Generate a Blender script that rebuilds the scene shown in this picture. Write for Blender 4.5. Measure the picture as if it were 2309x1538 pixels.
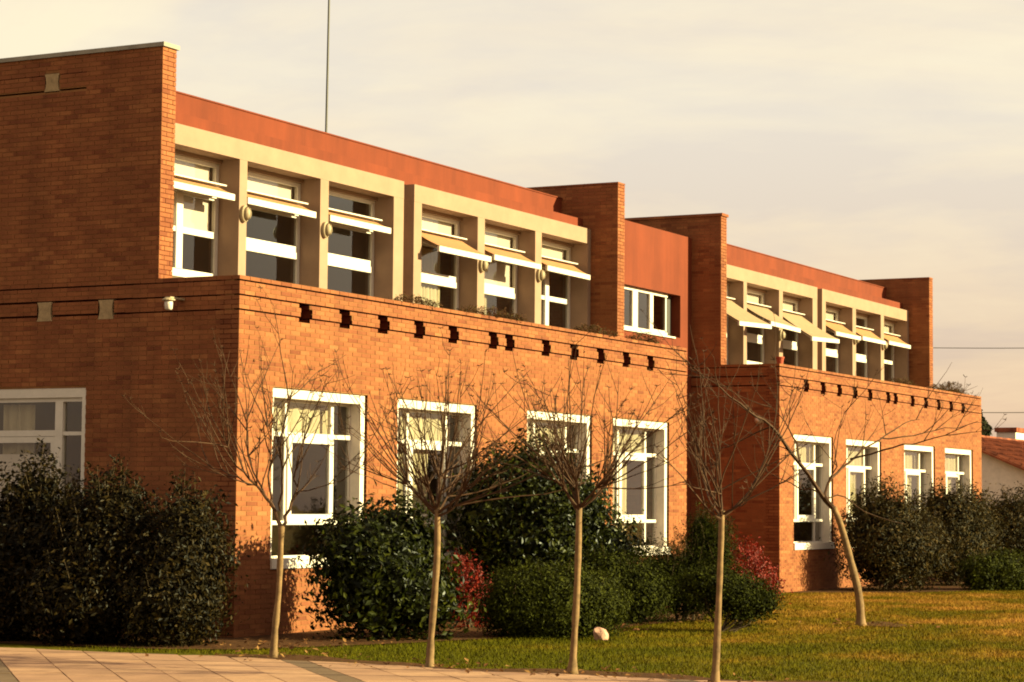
import bpy, math, random
import numpy as np
from mathutils import Matrix, Vector

R = math.radians
random.seed(7)
rng = np.random.default_rng(7)
scn = bpy.context.scene
for o in list(bpy.data.objects):
    bpy.data.objects.remove(o)

# ------------------------------------------------------------------ camera
PXW, PXH = 2309.0, 1538.0
FPX, YAW, PITCH, ROLL = 5162.4, 0.48176, 0.07192, 0.008796
CAM = np.array([-24.0866, -16.5079, 1.6949])
fw = np.array([math.cos(YAW)*math.cos(PITCH), math.sin(YAW)*math.cos(PITCH), math.sin(PITCH)])
rt = np.array([math.sin(YAW), -math.cos(YAW), 0.0])
up = np.cross(rt, fw)
rt, up = math.cos(ROLL)*rt + math.sin(ROLL)*up, -math.sin(ROLL)*rt + math.cos(ROLL)*up
cd = bpy.data.cameras.new('camera')
cam = bpy.data.objects.new('camera', cd)
scn.collection.objects.link(cam)
cd.sensor_width = 36.0
cd.lens = FPX/PXW*36.0
cd.clip_start = 0.1
cd.clip_end = 3000
M = Matrix.Identity(4)
for i in range(3):
    M[i][0], M[i][1], M[i][2], M[i][3] = rt[i], up[i], -fw[i], CAM[i]
cam.matrix_world = M
scn.camera = cam

# ------------------------------------------------------------------ light
SUN_AZ, SUN_EL = R(17.0), R(19.5)          # azimuth from the facade normal (-y) towards +x
to_sun = Vector((math.sin(SUN_AZ)*math.cos(SUN_EL), -math.cos(SUN_AZ)*math.cos(SUN_EL), math.sin(SUN_EL)))
sd = bpy.data.lights.new('sun', 'SUN')
sd.energy = 5.0
sd.angle = R(0.53)
sd.color = (1.0, 0.95, 0.50)
sun = bpy.data.objects.new('sun', sd)
scn.collection.objects.link(sun)
sun.rotation_euler = (-to_sun).to_track_quat('-Z', 'Y').to_euler()
sun.location = (0, -30, 30)

w = bpy.data.worlds.new('World')
scn.world = w
w.use_nodes = True
nt = w.node_tree
nt.nodes.clear()
def wn(t, **k):
    n = nt.nodes.new(t)
    for a, b in k.items():
        setattr(n, a, b)
    return n
sky = wn('ShaderNodeTexSky', sky_type='NISHITA', sun_disc=False, sun_elevation=SUN_EL,
         sun_rotation=math.atan2(to_sun.x, to_sun.y), air_density=1.2, dust_density=3.0)
tc = wn('ShaderNodeTexCoord')
sep = wn('ShaderNodeSeparateXYZ')
nt.links.new(tc.outputs['Generated'], sep.inputs[0])
zc = wn('ShaderNodeMath', operation='MAXIMUM'); zc.inputs[1].default_value = 0.0
nt.links.new(sep.outputs['Z'], zc.inputs[0])
za = wn('ShaderNodeMath', operation='ADD'); za.inputs[1].default_value = 0.13
nt.links.new(zc.outputs[0], za.inputs[0])
pv = wn('ShaderNodeVectorMath', operation='DIVIDE')
cz = wn('ShaderNodeCombineXYZ')
for i in range(3):
    nt.links.new(za.outputs[0], cz.inputs[i])
nt.links.new(tc.outputs['Generated'], pv.inputs[0])
nt.links.new(cz.outputs[0], pv.inputs[1])
def noise(scale, detail, rough, dist, off):
    mp = wn('ShaderNodeMapping'); mp.inputs['Location'].default_value = off
    mp.inputs['Rotation'].default_value = (0, 0, R(35)); mp.inputs['Scale'].default_value = (1.0, 0.8, 1.0)
    nt.links.new(pv.outputs[0], mp.inputs[0])
    n = wn('ShaderNodeTexNoise'); n.inputs['Scale'].default_value = scale
    n.inputs['Detail'].default_value = detail; n.inputs['Roughness'].default_value = rough
    n.inputs['Distortion'].default_value = dist
    nt.links.new(mp.outputs[0], n.inputs[0])
    return n
n1 = noise(0.85, 6, 0.55, 0.6, (3.1, 1.7, 0))
n2 = noise(3.2, 8, 0.6, 0.3, (7.3, 4.2, 0))
mix1 = wn('ShaderNodeMath', operation='MULTIPLY_ADD'); mix1.inputs[1].default_value = 0.35
nt.links.new(n2.outputs['Fac'], mix1.inputs[0]); nt.links.new(n1.outputs['Fac'], mix1.inputs[2])
ramp = wn('ShaderNodeValToRGB')           # shaded cloud -> bright cloud (times 10, world strength 0.1)
ramp.color_ramp.elements[0].position = 0.54; ramp.color_ramp.elements[0].color = (0.254, 0.217, 0.174, 1)
ramp.color_ramp.elements[1].position = 0.76; ramp.color_ramp.elements[1].color = (0.306, 0.268, 0.191, 1)
e = ramp.color_ramp.elements.new(0.65); e.color = (0.287, 0.245, 0.180, 1)
nt.links.new(mix1.outputs[0], ramp.inputs[0])
# warmer and duller towards the horizon, as in the photograph's low sky
hr = wn('ShaderNodeMapRange'); hr.inputs[1].default_value = 0.02; hr.inputs[2].default_value = 0.17
hr.inputs[3].default_value = 1.0; hr.inputs[4].default_value = 0.0
nt.links.new(zc.outputs[0], hr.inputs[0])
hm = wn('ShaderNodeMixRGB', blend_type='MULTIPLY'); hm.inputs[2].default_value = (0.84, 0.67, 0.60, 1)
nt.links.new(hr.outputs[0], hm.inputs[0]); nt.links.new(ramp.outputs[0], hm.inputs[1])
x10 = wn('ShaderNodeVectorMath', operation='SCALE'); x10.inputs['Scale'].default_value = 10.0
nt.links.new(hm.outputs[0], x10.inputs[0])
cov = wn('ShaderNodeMapRange'); cov.inputs[1].default_value = 0.40; cov.inputs[2].default_value = 0.58
cov.inputs[3].default_value = 0.86; cov.inputs[4].default_value = 0.97
nt.links.new(n1.outputs['Fac'], cov.inputs[0])
sm = wn('ShaderNodeMixRGB'); nt.links.new(cov.outputs[0], sm.inputs[0])
nt.links.new(sky.outputs[0], sm.inputs[1]); nt.links.new(x10.outputs[0], sm.inputs[2])
bg = wn('ShaderNodeBackground'); bg.inputs[1].default_value = 0.1
nt.links.new(sm.outputs[0], bg.inputs[0])
wo = wn('ShaderNodeOutputWorld'); nt.links.new(bg.outputs[0], wo.inputs[0])

vs = scn.view_settings
vs.view_transform = 'Standard'; vs.look = 'None'; vs.gamma = 1.0; vs.use_curve_mapping = False
vs.exposure = 1.75
scn.render.engine = 'CYCLES'
scn.cycles.max_bounces = 8
scn.cycles.transparent_max_bounces = 12
scn.cycles.filter_width = 1.9

# ------------------------------------------------------------------ helpers
def ray(px, py):
    return fw + rt*((px-PXW/2)/FPX) - up*((py-PXH/2)/FPX)
def at(px, py, depth):
    return CAM + ray(px, py)*depth
def depth_of(p):
    return float((np.array(p)-CAM) @ fw)
def pix(P):
    d = np.asarray(P)-CAM
    z = d @ fw
    return PXW/2+FPX*(d @ rt)/z, PXH/2-FPX*(d @ up)/z, z

mats = {}
def mat(name, base=(0.5, 0.5, 0.5), rough=0.8, spec=0.3, bump=0.0, bscale=40.0, var=0.0, vscale=4.0, build=None, metallic=0.0):
    if name in mats:
        return mats[name]
    m = bpy.data.materials.new(name)
    m.use_nodes = True
    t = m.node_tree
    b = t.nodes['Principled BSDF']
    b.inputs['Base Color'].default_value = (*base, 1)
    b.inputs['Roughness'].default_value = rough
    b.inputs['Specular IOR Level'].default_value = spec
    b.inputs['Metallic'].default_value = metallic
    g = t.nodes.new('ShaderNodeNewGeometry')
    if var:
        n = t.nodes.new('ShaderNodeTexNoise'); n.inputs['Scale'].default_value = vscale
        n.inputs['Detail'].default_value = 6; n.inputs['Roughness'].default_value = 0.65
        t.links.new(g.outputs['Position'], n.inputs[0])
        mr = t.nodes.new('ShaderNodeMapRange'); mr.inputs[1].default_value = 0.3; mr.inputs[2].default_value = 0.7
        mr.inputs[3].default_value = 1-var; mr.inputs[4].default_value = 1+var*0.6
        t.links.new(n.outputs['Fac'], mr.inputs[0])
        v = t.nodes.new('ShaderNodeVectorMath'); v.operation = 'SCALE'
        v.inputs[0].default_value = base
        t.links.new(mr.outputs[0], v.inputs['Scale'])
        t.links.new(v.outputs[0], b.inputs['Base Color'])
    if bump:
        n = t.nodes.new('ShaderNodeTexNoise'); n.inputs['Scale'].default_value = bscale; n.inputs['Detail'].default_value = 4
        t.links.new(g.outputs['Position'], n.inputs[0])
        bp = t.nodes.new('ShaderNodeBump'); bp.inputs['Strength'].default_value = bump; bp.inputs['Distance'].default_value = 0.08/bscale
        t.links.new(n.outputs['Fac'], bp.inputs['Height']); t.links.new(bp.outputs[0], b.inputs['Normal'])
    if build:
        build(t, b, g)
    mats[name] = m
    return m

COURSE, MODULE, ZTOP = 0.0625, 0.24, 4.6

def brick_nodes(t, b, g):
    L = t.links.new
    def mth(op, a, c=None):
        n = t.nodes.new('ShaderNodeMath'); n.operation = op
        for i, v in enumerate((a, c)):
            if v is None: continue
            if isinstance(v, (int, float)): n.inputs[i].default_value = v
            else: L(v, n.inputs[i])
        return n.outputs[0]
    s = t.nodes.new('ShaderNodeSeparateXYZ'); L(g.outputs['Position'], s.inputs[0])
    k = mth('FLOOR', mth('DIVIDE', mth('SUBTRACT', ZTOP, s.outputs['Z']), COURSE))
    u = mth('ADD', s.outputs['X'], s.outputs['Y'])
    i = mth('FLOOR', mth('ADD', mth('DIVIDE', u, MODULE), mth('MULTIPLY', k, 0.5)))
    c = t.nodes.new('ShaderNodeCombineXYZ'); L(i, c.inputs[0]); L(k, c.inputs[1])
    wnz = t.nodes.new('ShaderNodeTexWhiteNoise'); wnz.noise_dimensions = '3D'; L(c.outputs[0], wnz.inputs[0])
    r = t.nodes.new('ShaderNodeValToRGB')
    els = r.color_ramp.elements
    els[0].position = 0; els[0].color = (0.134, 0.0350, 0.0123, 1)
    els[1].position = 1; els[1].color = (0.245, 0.0840, 0.0292, 1)
    for p, col in ((0.10, (0.168, 0.0481, 0.0166, 1)), (0.45, (0.190, 0.0577, 0.0200, 1)), (0.85, (0.210, 0.0665, 0.0229, 1))):
        q = els.new(p); q.color = col
    L(wnz.outputs['Value'], r.inputs[0])
    # weathering blotches over several bricks
    n = t.nodes.new('ShaderNodeTexNoise'); n.inputs['Scale'].default_value = 1.3; n.inputs['Detail'].default_value = 5
    n.inputs['Roughness'].default_value = 0.7
    L(g.outputs['Position'], n.inputs[0])
    mr = t.nodes.new('ShaderNodeMapRange'); mr.inputs[1].default_value = 0.3; mr.inputs[2].default_value = 0.7
    mr.inputs[3].default_value = 0.86; mr.inputs[4].default_value = 1.14; L(n.outputs['Fac'], mr.inputs[0])
    n2 = t.nodes.new('ShaderNodeTexNoise'); n2.inputs['Scale'].default_value = 60; n2.inputs['Detail'].default_value = 3
    L(g.outputs['Position'], n2.inputs[0])
    mr2 = t.nodes.new('ShaderNodeMapRange'); mr2.inputs[1].default_value = 0.3; mr2.inputs[2].default_value = 0.7
    mr2.inputs[3].default_value = 0.85; mr2.inputs[4].default_value = 1.12; L(n2.outputs['Fac'], mr2.inputs[0])
    v = t.nodes.new('ShaderNodeVectorMath'); v.operation = 'SCALE'
    L(r.outputs[0], v.inputs[0])
    # rain streaks running down the wall
    mp = t.nodes.new('ShaderNodeMapping'); mp.inputs['Scale'].default_value = (3.2, 3.2, 0.28); L(g.outputs['Position'], mp.inputs[0])
    n3 = t.nodes.new('ShaderNodeTexNoise'); n3.inputs['Scale'].default_value = 1.0; n3.inputs['Detail'].default_value = 6; n3.inputs['Roughness'].default_value = 0.6
    L(mp.outputs[0], n3.inputs[0])
    mr3 = t.nodes.new('ShaderNodeMapRange'); mr3.inputs[1].default_value = 0.33; mr3.inputs[2].default_value = 0.6
    mr3.inputs[3].default_value = 0.84; mr3.inputs[4].default_value = 1.05; L(n3.outputs['Fac'], mr3.inputs[0])
    L(mth('MULTIPLY', mr3.outputs[0], mth('MULTIPLY', mr.outputs[0], mr2.outputs[0])), v.inputs['Scale'])
    L(v.outputs[0], b.inputs['Base Color'])
    bp = t.nodes.new('ShaderNodeBump'); bp.inputs['Strength'].default_value = 0.3; bp.inputs['Distance'].default_value = 0.0012
    L(n2.outputs['Fac'], bp.inputs['Height']); L(bp.outputs[0], b.inputs['Normal'])

def leaf_mat(name, cols, rough=0.45, spec=0.4, trans=0.25):
    def bld(t, b, g):
        r = t.nodes.new('ShaderNodeValToRGB')
        els = r.color_ramp.elements
        els[0].position = 0; els[0].color = (*cols[0], 1)
        els[1].position = 1; els[1].color = (*cols[-1], 1)
        for i, c in enumerate(cols[1:-1]):
            q = els.new((i+1)/(len(cols)-1)); q.color = (*c, 1)
        t.links.new(g.outputs['Random Per Island'], r.inputs[0])
        t.links.new(r.outputs[0], b.inputs['Base Color'])
        tr = t.nodes.new('ShaderNodeBsdfTranslucent'); t.links.new(r.outputs[0], tr.inputs[0])
        mx = t.nodes.new('ShaderNodeMixShader'); mx.inputs[0].default_value = trans
        t.links.new(b.outputs[0], mx.inputs[1]); t.links.new(tr.outputs[0], mx.inputs[2])
        t.links.new(mx.outputs[0], t.nodes['Material Output'].inputs[0])
    return mat(name, (0.05, 0.08, 0.02), rough, spec, build=bld)

def glass_nodes(t, b, g):
    fr = t.nodes.new('ShaderNodeFresnel'); fr.inputs[0].default_value = 1.52
    tr = t.nodes.new('ShaderNodeBsdfTransparent'); tr.inputs[0].default_value = (0.93, 0.93, 0.90, 1)
    gl = t.nodes.new('ShaderNodeBsdfGlossy'); gl.inputs['Roughness'].default_value = 0.02
    n = t.nodes.new('ShaderNodeTexNoise'); n.inputs['Scale'].default_value = 1.5
    t.links.new(g.outputs['Position'], n.inputs[0])
    bp = t.nodes.new('ShaderNodeBump'); bp.inputs['Strength'].default_value = 0.05; bp.inputs['Distance'].default_value = 0.05
    t.links.new(n.outputs['Fac'], bp.inputs['Height']); t.links.new(bp.outputs[0], gl.inputs['Normal'])
    ml = t.nodes.new('ShaderNodeMath'); ml.operation = 'MULTIPLY'; ml.inputs[1].default_value = 2.0
    t.links.new(fr.outputs[0], ml.inputs[0])
    sb = t.nodes.new('ShaderNodeMath'); sb.operation = 'SUBTRACT'; sb.inputs[0].default_value = 1.0
    t.links.new(g.outputs['Backfacing'], sb.inputs[1])
    m2 = t.nodes.new('ShaderNodeMath'); m2.operation = 'MULTIPLY'
    t.links.new(ml.outputs[0], m2.inputs[0]); t.links.new(sb.outputs[0], m2.inputs[1])
    mx = t.nodes.new('ShaderNodeMixShader'); t.links.new(m2.outputs[0], mx.inputs[0])
    t.links.new(tr.outputs[0], mx.inputs[1]); t.links.new(gl.outputs[0], mx.inputs[2])
    t.links.new(mx.outputs[0], t.nodes['Material Output'].inputs[0])

def lawn_nodes(t, b, g):
    L = t.links.new
    def nz(scale, detail, rough=0.6, sc=(1, 1, 1)):
        mp = t.nodes.new('ShaderNodeMapping'); mp.inputs['Scale'].default_value = sc
        L(g.outputs['Position'], mp.inputs[0])
        n = t.nodes.new('ShaderNodeTexNoise'); n.inputs['Scale'].default_value = scale
        n.inputs['Detail'].default_value = detail; n.inputs['Roughness'].default_value = rough
        L(mp.outputs[0], n.inputs[0]); return n.outputs['Fac']
    s = t.nodes.new('ShaderNodeSeparateXYZ'); L(g.outputs['Position'], s.inputs[0])
    big = nz(0.42, 7, 0.66, (0.8, 1.15, 0))
    fine = nz(9.0, 4, 0.7, (1, 1, 0))
    # dry, worn turf takes over out on the open lawn to the right (x - y large)
    d = t.nodes.new('ShaderNodeMath'); d.operation = 'SUBTRACT'; L(s.outputs['X'], d.inputs[0]); L(s.outputs['Y'], d.inputs[1])
    dr = t.nodes.new('ShaderNodeMapRange'); dr.inputs[1].default_value = 4; dr.inputs[2].default_value = 17
    dr.inputs[3].default_value = -0.11; dr.inputs[4].default_value = 0.10; L(d.outputs[0], dr.inputs[0])
    a = t.nodes.new('ShaderNodeMath'); a.operation = 'ADD'; L(big, a.inputs[0]); L(dr.outputs[0], a.inputs[1])
    f2 = t.nodes.new('ShaderNodeMath'); f2.operation = 'MULTIPLY_ADD'; f2.inputs[1].default_value = 0.22; L(fine, f2.inputs[0]); L(a.outputs[0], f2.inputs[2])
    r = t.nodes.new('ShaderNodeValToRGB'); els = r.color_ramp.elements
    els[0].position = 0.46; els[0].color = (0.056, 0.050, 0.001, 1)
    els[1].position = 0.82; els[1].color = (0.27, 0.125, 0.022, 1)
    q = els.new(0.60); q.color = (0.084, 0.062, 0.002, 1)
    q = els.new(0.70); q.color = (0.138, 0.076, 0.005, 1)
    L(f2.outputs[0], r.inputs[0])
    v = t.nodes.new('ShaderNodeVectorMath'); v.operation = 'SCALE'; L(r.outputs[0], v.inputs[0])
    mr = t.nodes.new('ShaderNodeMapRange'); mr.inputs[1].default_value = 0.3; mr.inputs[2].default_value = 0.7
    mr.inputs[3].default_value = 0.6; mr.inputs[4].default_value = 1.3; L(fine, mr.inputs[0]); L(mr.outputs[0], v.inputs['Scale'])
    L(v.outputs[0], b.inputs['Base Color'])

def tile_nodes(t, b, g):
    s = t.nodes.new('ShaderNodeTexNoise'); s.inputs['Scale'].default_value = 2.5; s.inputs['Detail'].default_value = 6
    t.links.new(g.outputs['Position'], s.inputs[0])
    r = t.nodes.new('ShaderNodeValToRGB'); els = r.color_ramp.elements
    els[0].position = 0.35; els[0].color = (0.10, 0.028, 0.016, 1); els[1].position = 0.65; els[1].color = (0.27, 0.075, 0.035, 1)
    t.links.new(s.outputs['Fac'], r.inputs[0]); t.links.new(r.outputs[0], b.inputs['Base Color'])

MB_BRICK = mat('brick', rough=0.85, spec=0.2, build=brick_nodes)
M_MORTAR = mat('mortar', (0.205, 0.086, 0.033), 0.95, 0.1, bump=0.3, bscale=120, var=0.25, vscale=3)
M_SHADEBRICK = mat('recess_shade_brick', (0.11, 0.024, 0.009), 0.95, 0.1, var=0.3, vscale=20)  # darker than the wall brick: shade inside notches and grooves put into the colour
M_CREAM = mat('cream_concrete', (0.245, 0.150, 0.102), 0.85, 0.2, bump=0.12, bscale=60, var=0.13, vscale=2.2)
def plaster_nodes(t, b, g):
    L = t.links.new
    def nz(sc, scale, lo, hi):
        mp = t.nodes.new('ShaderNodeMapping'); mp.inputs['Scale'].default_value = sc; L(g.outputs['Position'], mp.inputs[0])
        n = t.nodes.new('ShaderNodeTexNoise'); n.inputs['Scale'].default_value = scale; n.inputs['Detail'].default_value = 6
        n.inputs['Roughness'].default_value = 0.65; L(mp.outputs[0], n.inputs[0])
        m_ = t.nodes.new('ShaderNodeMapRange'); m_.inputs[1].default_value = 0.3; m_.inputs[2].default_value = 0.65
        m_.inputs[3].default_value = lo; m_.inputs[4].default_value = hi; L(n.outputs['Fac'], m_.inputs[0]); return m_.outputs[0]
    k = t.nodes.new('ShaderNodeMath'); k.operation = 'MULTIPLY'
    L(nz((2.6, 2.6, 0.3), 1.3, 0.80, 1.06), k.inputs[0]); L(nz((1, 1, 1), 0.7, 0.86, 1.10), k.inputs[1])
    v = t.nodes.new('ShaderNodeVectorMath'); v.operation = 'SCALE'; v.inputs[0].default_value = (0.132, 0.0235, 0.0075)
    L(k.outputs[0], v.inputs['Scale']); L(v.outputs[0], b.inputs['Base Color'])
M_TERRA = mat('terracotta_paint', (0.15, 0.03, 0.01), 0.85, 0.2, bump=0.12, bscale=50, build=plaster_nodes)
M_WHITE = mat('white_paint', (0.54, 0.455, 0.39), 0.5, 0.35, var=0.10, vscale=6)
M_WHITEWALL = mat('white_plaster', (0.58, 0.48, 0.41), 0.9, 0.2, bump=0.2, bscale=30, var=0.13, vscale=6)
M_GREYCAP = mat('grey_coping', (0.24, 0.20, 0.165), 0.8, 0.2, var=0.3, vscale=3)
M_PALE = mat('pale_cement', (0.30, 0.20, 0.11), 0.9, 0.1, bump=0.4, bscale=80, var=0.3, vscale=14)
M_GLASS = mat('window_glass', build=glass_nodes)
M_INNER = mat('interior_plaster', (0.16, 0.10, 0.065), 0.9, 0.1, var=0.2, vscale=1)
M_ROOF = mat('roof_felt', (0.10, 0.09, 0.08), 0.95, 0.1, var=0.2, vscale=2)
M_CURTAIN = mat('curtain_cloth', (0.40, 0.32, 0.22), 0.9, 0.1, var=0.1, vscale=6)
M_BLIND = mat('blind_cloth', (0.50, 0.41, 0.38), 0.9, 0.1)
M_AWN = mat('awning_canvas', (0.32, 0.145, 0.068), 0.9, 0.1, var=0.12, vscale=7)
M_AWN2 = mat('faded_awning_canvas', (0.26, 0.165, 0.10), 0.9, 0.1, var=0.12, vscale=7)
M_LAMPG = mat('lamp_grey', (0.30, 0.215, 0.13), 0.6, 0.3, var=0.2, vscale=30)
M_DARKM = mat('dark_metal', (0.06, 0.05, 0.045), 0.6, 0.4, metallic=0.3)
M_BARK = mat('bark', (0.170, 0.096, 0.043), 0.85, 0.2, bump=0.7, bscale=28, var=0.5, vscale=9)
M_TWIG = mat('twig_bark', (0.052, 0.021, 0.008), 0.8, 0.2, var=0.3, vscale=10)
M_STEM = mat('shrub_stem', (0.07, 0.045, 0.025), 0.9, 0.1)
M_LAWN = mat('lawn', rough=0.95, spec=0.05, build=lawn_nodes)
M_SOIL = mat('soil', (0.070, 0.030, 0.012), 0.95, 0.05, bump=0.6, bscale=25, var=0.45, vscale=7)
def slab_nodes(t, b, g):
    L = t.links.new
    oi = t.nodes.new('ShaderNodeObjectInfo')
    r = t.nodes.new('ShaderNodeValToRGB'); r.color_ramp.elements[0].color = (0.250, 0.130, 0.080, 1); r.color_ramp.elements[1].color = (0.335, 0.182, 0.107, 1)
    L(oi.outputs['Random'], r.inputs[0])
    k = None
    for sc, lo, hi in ((2.2, 0.78, 1.10), (70.0, 0.86, 1.10)):
        n = t.nodes.new('ShaderNodeTexNoise'); n.inputs['Scale'].default_value = sc; n.inputs['Detail'].default_value = 6; n.inputs['Roughness'].default_value = 0.7
        L(g.outputs['Position'], n.inputs[0])
        m_ = t.nodes.new('ShaderNodeMapRange'); m_.inputs[1].default_value = 0.3; m_.inputs[2].default_value = 0.65; m_.inputs[3].default_value = lo; m_.inputs[4].default_value = hi
        L(n.outputs['Fac'], m_.inputs[0])
        if k is None: k = m_.outputs[0]
        else:
            q = t.nodes.new('ShaderNodeMath'); q.operation = 'MULTIPLY'; L(k, q.inputs[0]); L(m_.outputs[0], q.inputs[1]); k = q.outputs[0]
    v = t.nodes.new('ShaderNodeVectorMath'); v.operation = 'SCALE'; L(r.outputs[0], v.inputs[0]); L(k, v.inputs['Scale']); L(v.outputs[0], b.inputs['Base Color'])
M_SLAB = mat('paving_slab', (0.34, 0.18, 0.105), 0.9, 0.15, bump=0.25, bscale=60, build=slab_nodes)
M_SLABD = mat('dark_paving_strip', (0.125, 0.075, 0.045), 0.9, 0.15, bump=0.2, bscale=50, var=0.2, vscale=4)
M_JOINT = mat('paving_joint', (0.095, 0.058, 0.030), 0.95, 0.1, var=0.3, vscale=5)
M_ROCK = mat('pink_rock', (0.40, 0.21, 0.145), 0.85, 0.2, bump=0.6, bscale=18, var=0.4, vscale=14)
M_TILE = mat('roof_tile', rough=0.9, spec=0.1, build=tile_nodes)
M_POT = mat('clay_pot', (0.28, 0.05, 0.025), 0.8, 0.2)
M_LAUREL = leaf_mat('laurel_leaf', [(0.0030, 0.0030, 0.0004), (0.0065, 0.0078, 0.0008), (0.0150, 0.0180, 0.0016), (0.0450, 0.0460, 0.0050)], 0.36, 0.11)
M_HEDGE = leaf_mat('hedge_leaf', [(0.0036, 0.0025, 0.0008), (0.0075, 0.0050, 0.0014), (0.0150, 0.0100, 0.0020), (0.0420, 0.0250, 0.0060)], 0.45, 0.08)
M_GLOBE = leaf_mat('globe_leaf', [(0.0075, 0.0080, 0.0006), (0.0230, 0.0250, 0.0015), (0.0520, 0.0530, 0.0040)], 0.65, 0.06)
M_CONIF = leaf_mat('conifer_leaf', [(0.0055, 0.0058, 0.0005), (0.0145, 0.0155, 0.0013), (0.0460, 0.0480, 0.0040)], 0.7, 0.05)
M_BROWN = leaf_mat('brown_green_leaf', [(0.0070, 0.0046, 0.0014), (0.0165, 0.0115, 0.0026), (0.0310, 0.0215, 0.0044), (0.0700, 0.0400, 0.0100)], 0.55, 0.08)
M_RED = leaf_mat('red_leaf', [(0.0620, 0.0037, 0.0019), (0.1364, 0.0074, 0.0025), (0.2108, 0.0149, 0.0050)], 0.6, 0.2, 0.3)
M_CREEP = leaf_mat('creeper_leaf', [(0.0496, 0.0186, 0.0093), (0.0868, 0.0341, 0.0124), (0.0558, 0.0496, 0.0124)], 0.7, 0.1)
M_FARTREE = leaf_mat('far_tree_leaf', [(0.0112, 0.0112, 0.0037), (0.0217, 0.0198, 0.0062)], 0.8, 0.1, 0.1)

COL = scn.collection
WO = {}
def props(o, label=None, cat=None, group=None, kind=None):
    if label: o['label'] = label
    if cat: o['category'] = cat
    if group: o['group'] = group
    if kind: o['kind'] = kind
def thing(name, loc, label, cat, group=None):
    o = bpy.data.objects.new(name, None)
    o.empty_display_size = 0.2
    COL.objects.link(o); o.location = loc; WO[o] = np.array(loc, float)
    props(o, label, cat, group)
    return o
def link(name, me, parent=None, origin=None):
    o = bpy.data.objects.new(name, me)
    COL.objects.link(o)
    base = WO[parent] if parent is not None else np.zeros(3)
    org = base if origin is None else np.array(origin, float)
    o.location = org-base
    WO[o] = org
    if parent is not None: o.parent = parent
    return o

class MB:
    def __init__(s):
        s.v = []; s.f = []
    def add(s, vs, fs):
        n = len(s.v); s.v.extend([tuple(map(float, p)) for p in vs]); s.f.extend([tuple(i+n for i in q) for q in fs]); return s
    def box(s, x0, x1, y0, y1, z0, z1):
        return s.add([(x0,y0,z0),(x1,y0,z0),(x1,y1,z0),(x0,y1,z0),(x0,y0,z1),(x1,y0,z1),(x1,y1,z1),(x0,y1,z1)],
                     [(0,3,2,1),(4,5,6,7),(0,1,5,4),(1,2,6,5),(2,3,7,6),(3,0,4,7)])
    def obox(s, c, ax, ay, az):
        c, ax, ay, az = [np.array(q, float) for q in (c, ax, ay, az)]
        P = [c+sx*ax+sy*ay+sz*az for sz in (-1, 1) for sx, sy in ((-1,-1),(1,-1),(1,1),(-1,1))]
        return s.add(P, [(0,3,2,1),(4,5,6,7),(0,1,5,4),(1,2,6,5),(2,3,7,6),(3,0,4,7)])
    def tube(s, pts, rad, n=6, cap=True):
        pts = [np.array(p, float) for p in pts]
        V = []; prev = None
        for i, p in enumerate(pts):
            d = pts[min(i+1, len(pts)-1)]-pts[max(i-1, 0)]
            d = d/(np.linalg.norm(d)+1e-9)
            if prev is None:
                a = np.array([0, 0, 1.]) if abs(d[2]) < 0.9 else np.array([1., 0, 0])
                e1 = np.cross(d, a)
            else:
                e1 = prev-d*(prev @ d)
            e1 = e1/(np.linalg.norm(e1)+1e-9); prev = e1; e2 = np.cross(d, e1)
            r = rad[i] if hasattr(rad, '__len__') else rad
            for k in range(n):
                t = 2*math.pi*k/n
                V.append(p+r*(math.cos(t)*e1+math.sin(t)*e2))
        F = []
        for i in range(len(pts)-1):
            for k in range(n):
                a, b = i*n+k, i*n+(k+1) % n
                F.append((a, b, b+n, a+n))
        if cap:
            F.append(tuple(range(n))[::-1]); F.append(tuple((len(pts)-1)*n+k for k in range(n)))
        return s.add(V, F)
    def lathe(s, c, prof, n=16, axis=(0, 0, 1), sx=1.0, sy=1.0):
        c = np.array(c, float); ax = np.array(axis, float); ax /= np.linalg.norm(ax)
        a = np.array([0, 0, 1.]) if abs(ax[2]) < 0.9 else np.array([1., 0, 0])
        e1 = np.cross(ax, a); e1 /= np.linalg.norm(e1); e2 = np.cross(ax, e1)
        V = []; F = []
        for r, h in prof:
            for k in range(n):
                t = 2*math.pi*k/n
                V.append(c+ax*h+r*(sx*math.cos(t)*e1+sy*math.sin(t)*e2))
        for i in range(len(prof)-1):
            for k in range(n):
                A, B = i*n+k, i*n+(k+1) % n
                F.append((A, B, B+n, A+n))
        F.append(tuple(range(n))[::-1]); F.append(tuple((len(prof)-1)*n+k for k in range(n)))
        return s.add(V, F)
    def build(s, name, m, parent=None, origin=None, smooth=False, kind=None, label=None):
        me = bpy.data.meshes.new(name)
        org = WO[parent] if (origin is None and parent is not None) else (np.zeros(3) if origin is None else np.array(origin, float))
        vv = np.array(s.v)-org
        me.from_pydata(vv.tolist(), [], s.f); me.materials.append(m); me.validate()
        if smooth:
            me.polygons.foreach_set('use_smooth', [True]*len(me.polygons))
        o = link(name, me, parent, org)
        props(o, label=label, kind=kind)
        return o

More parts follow.
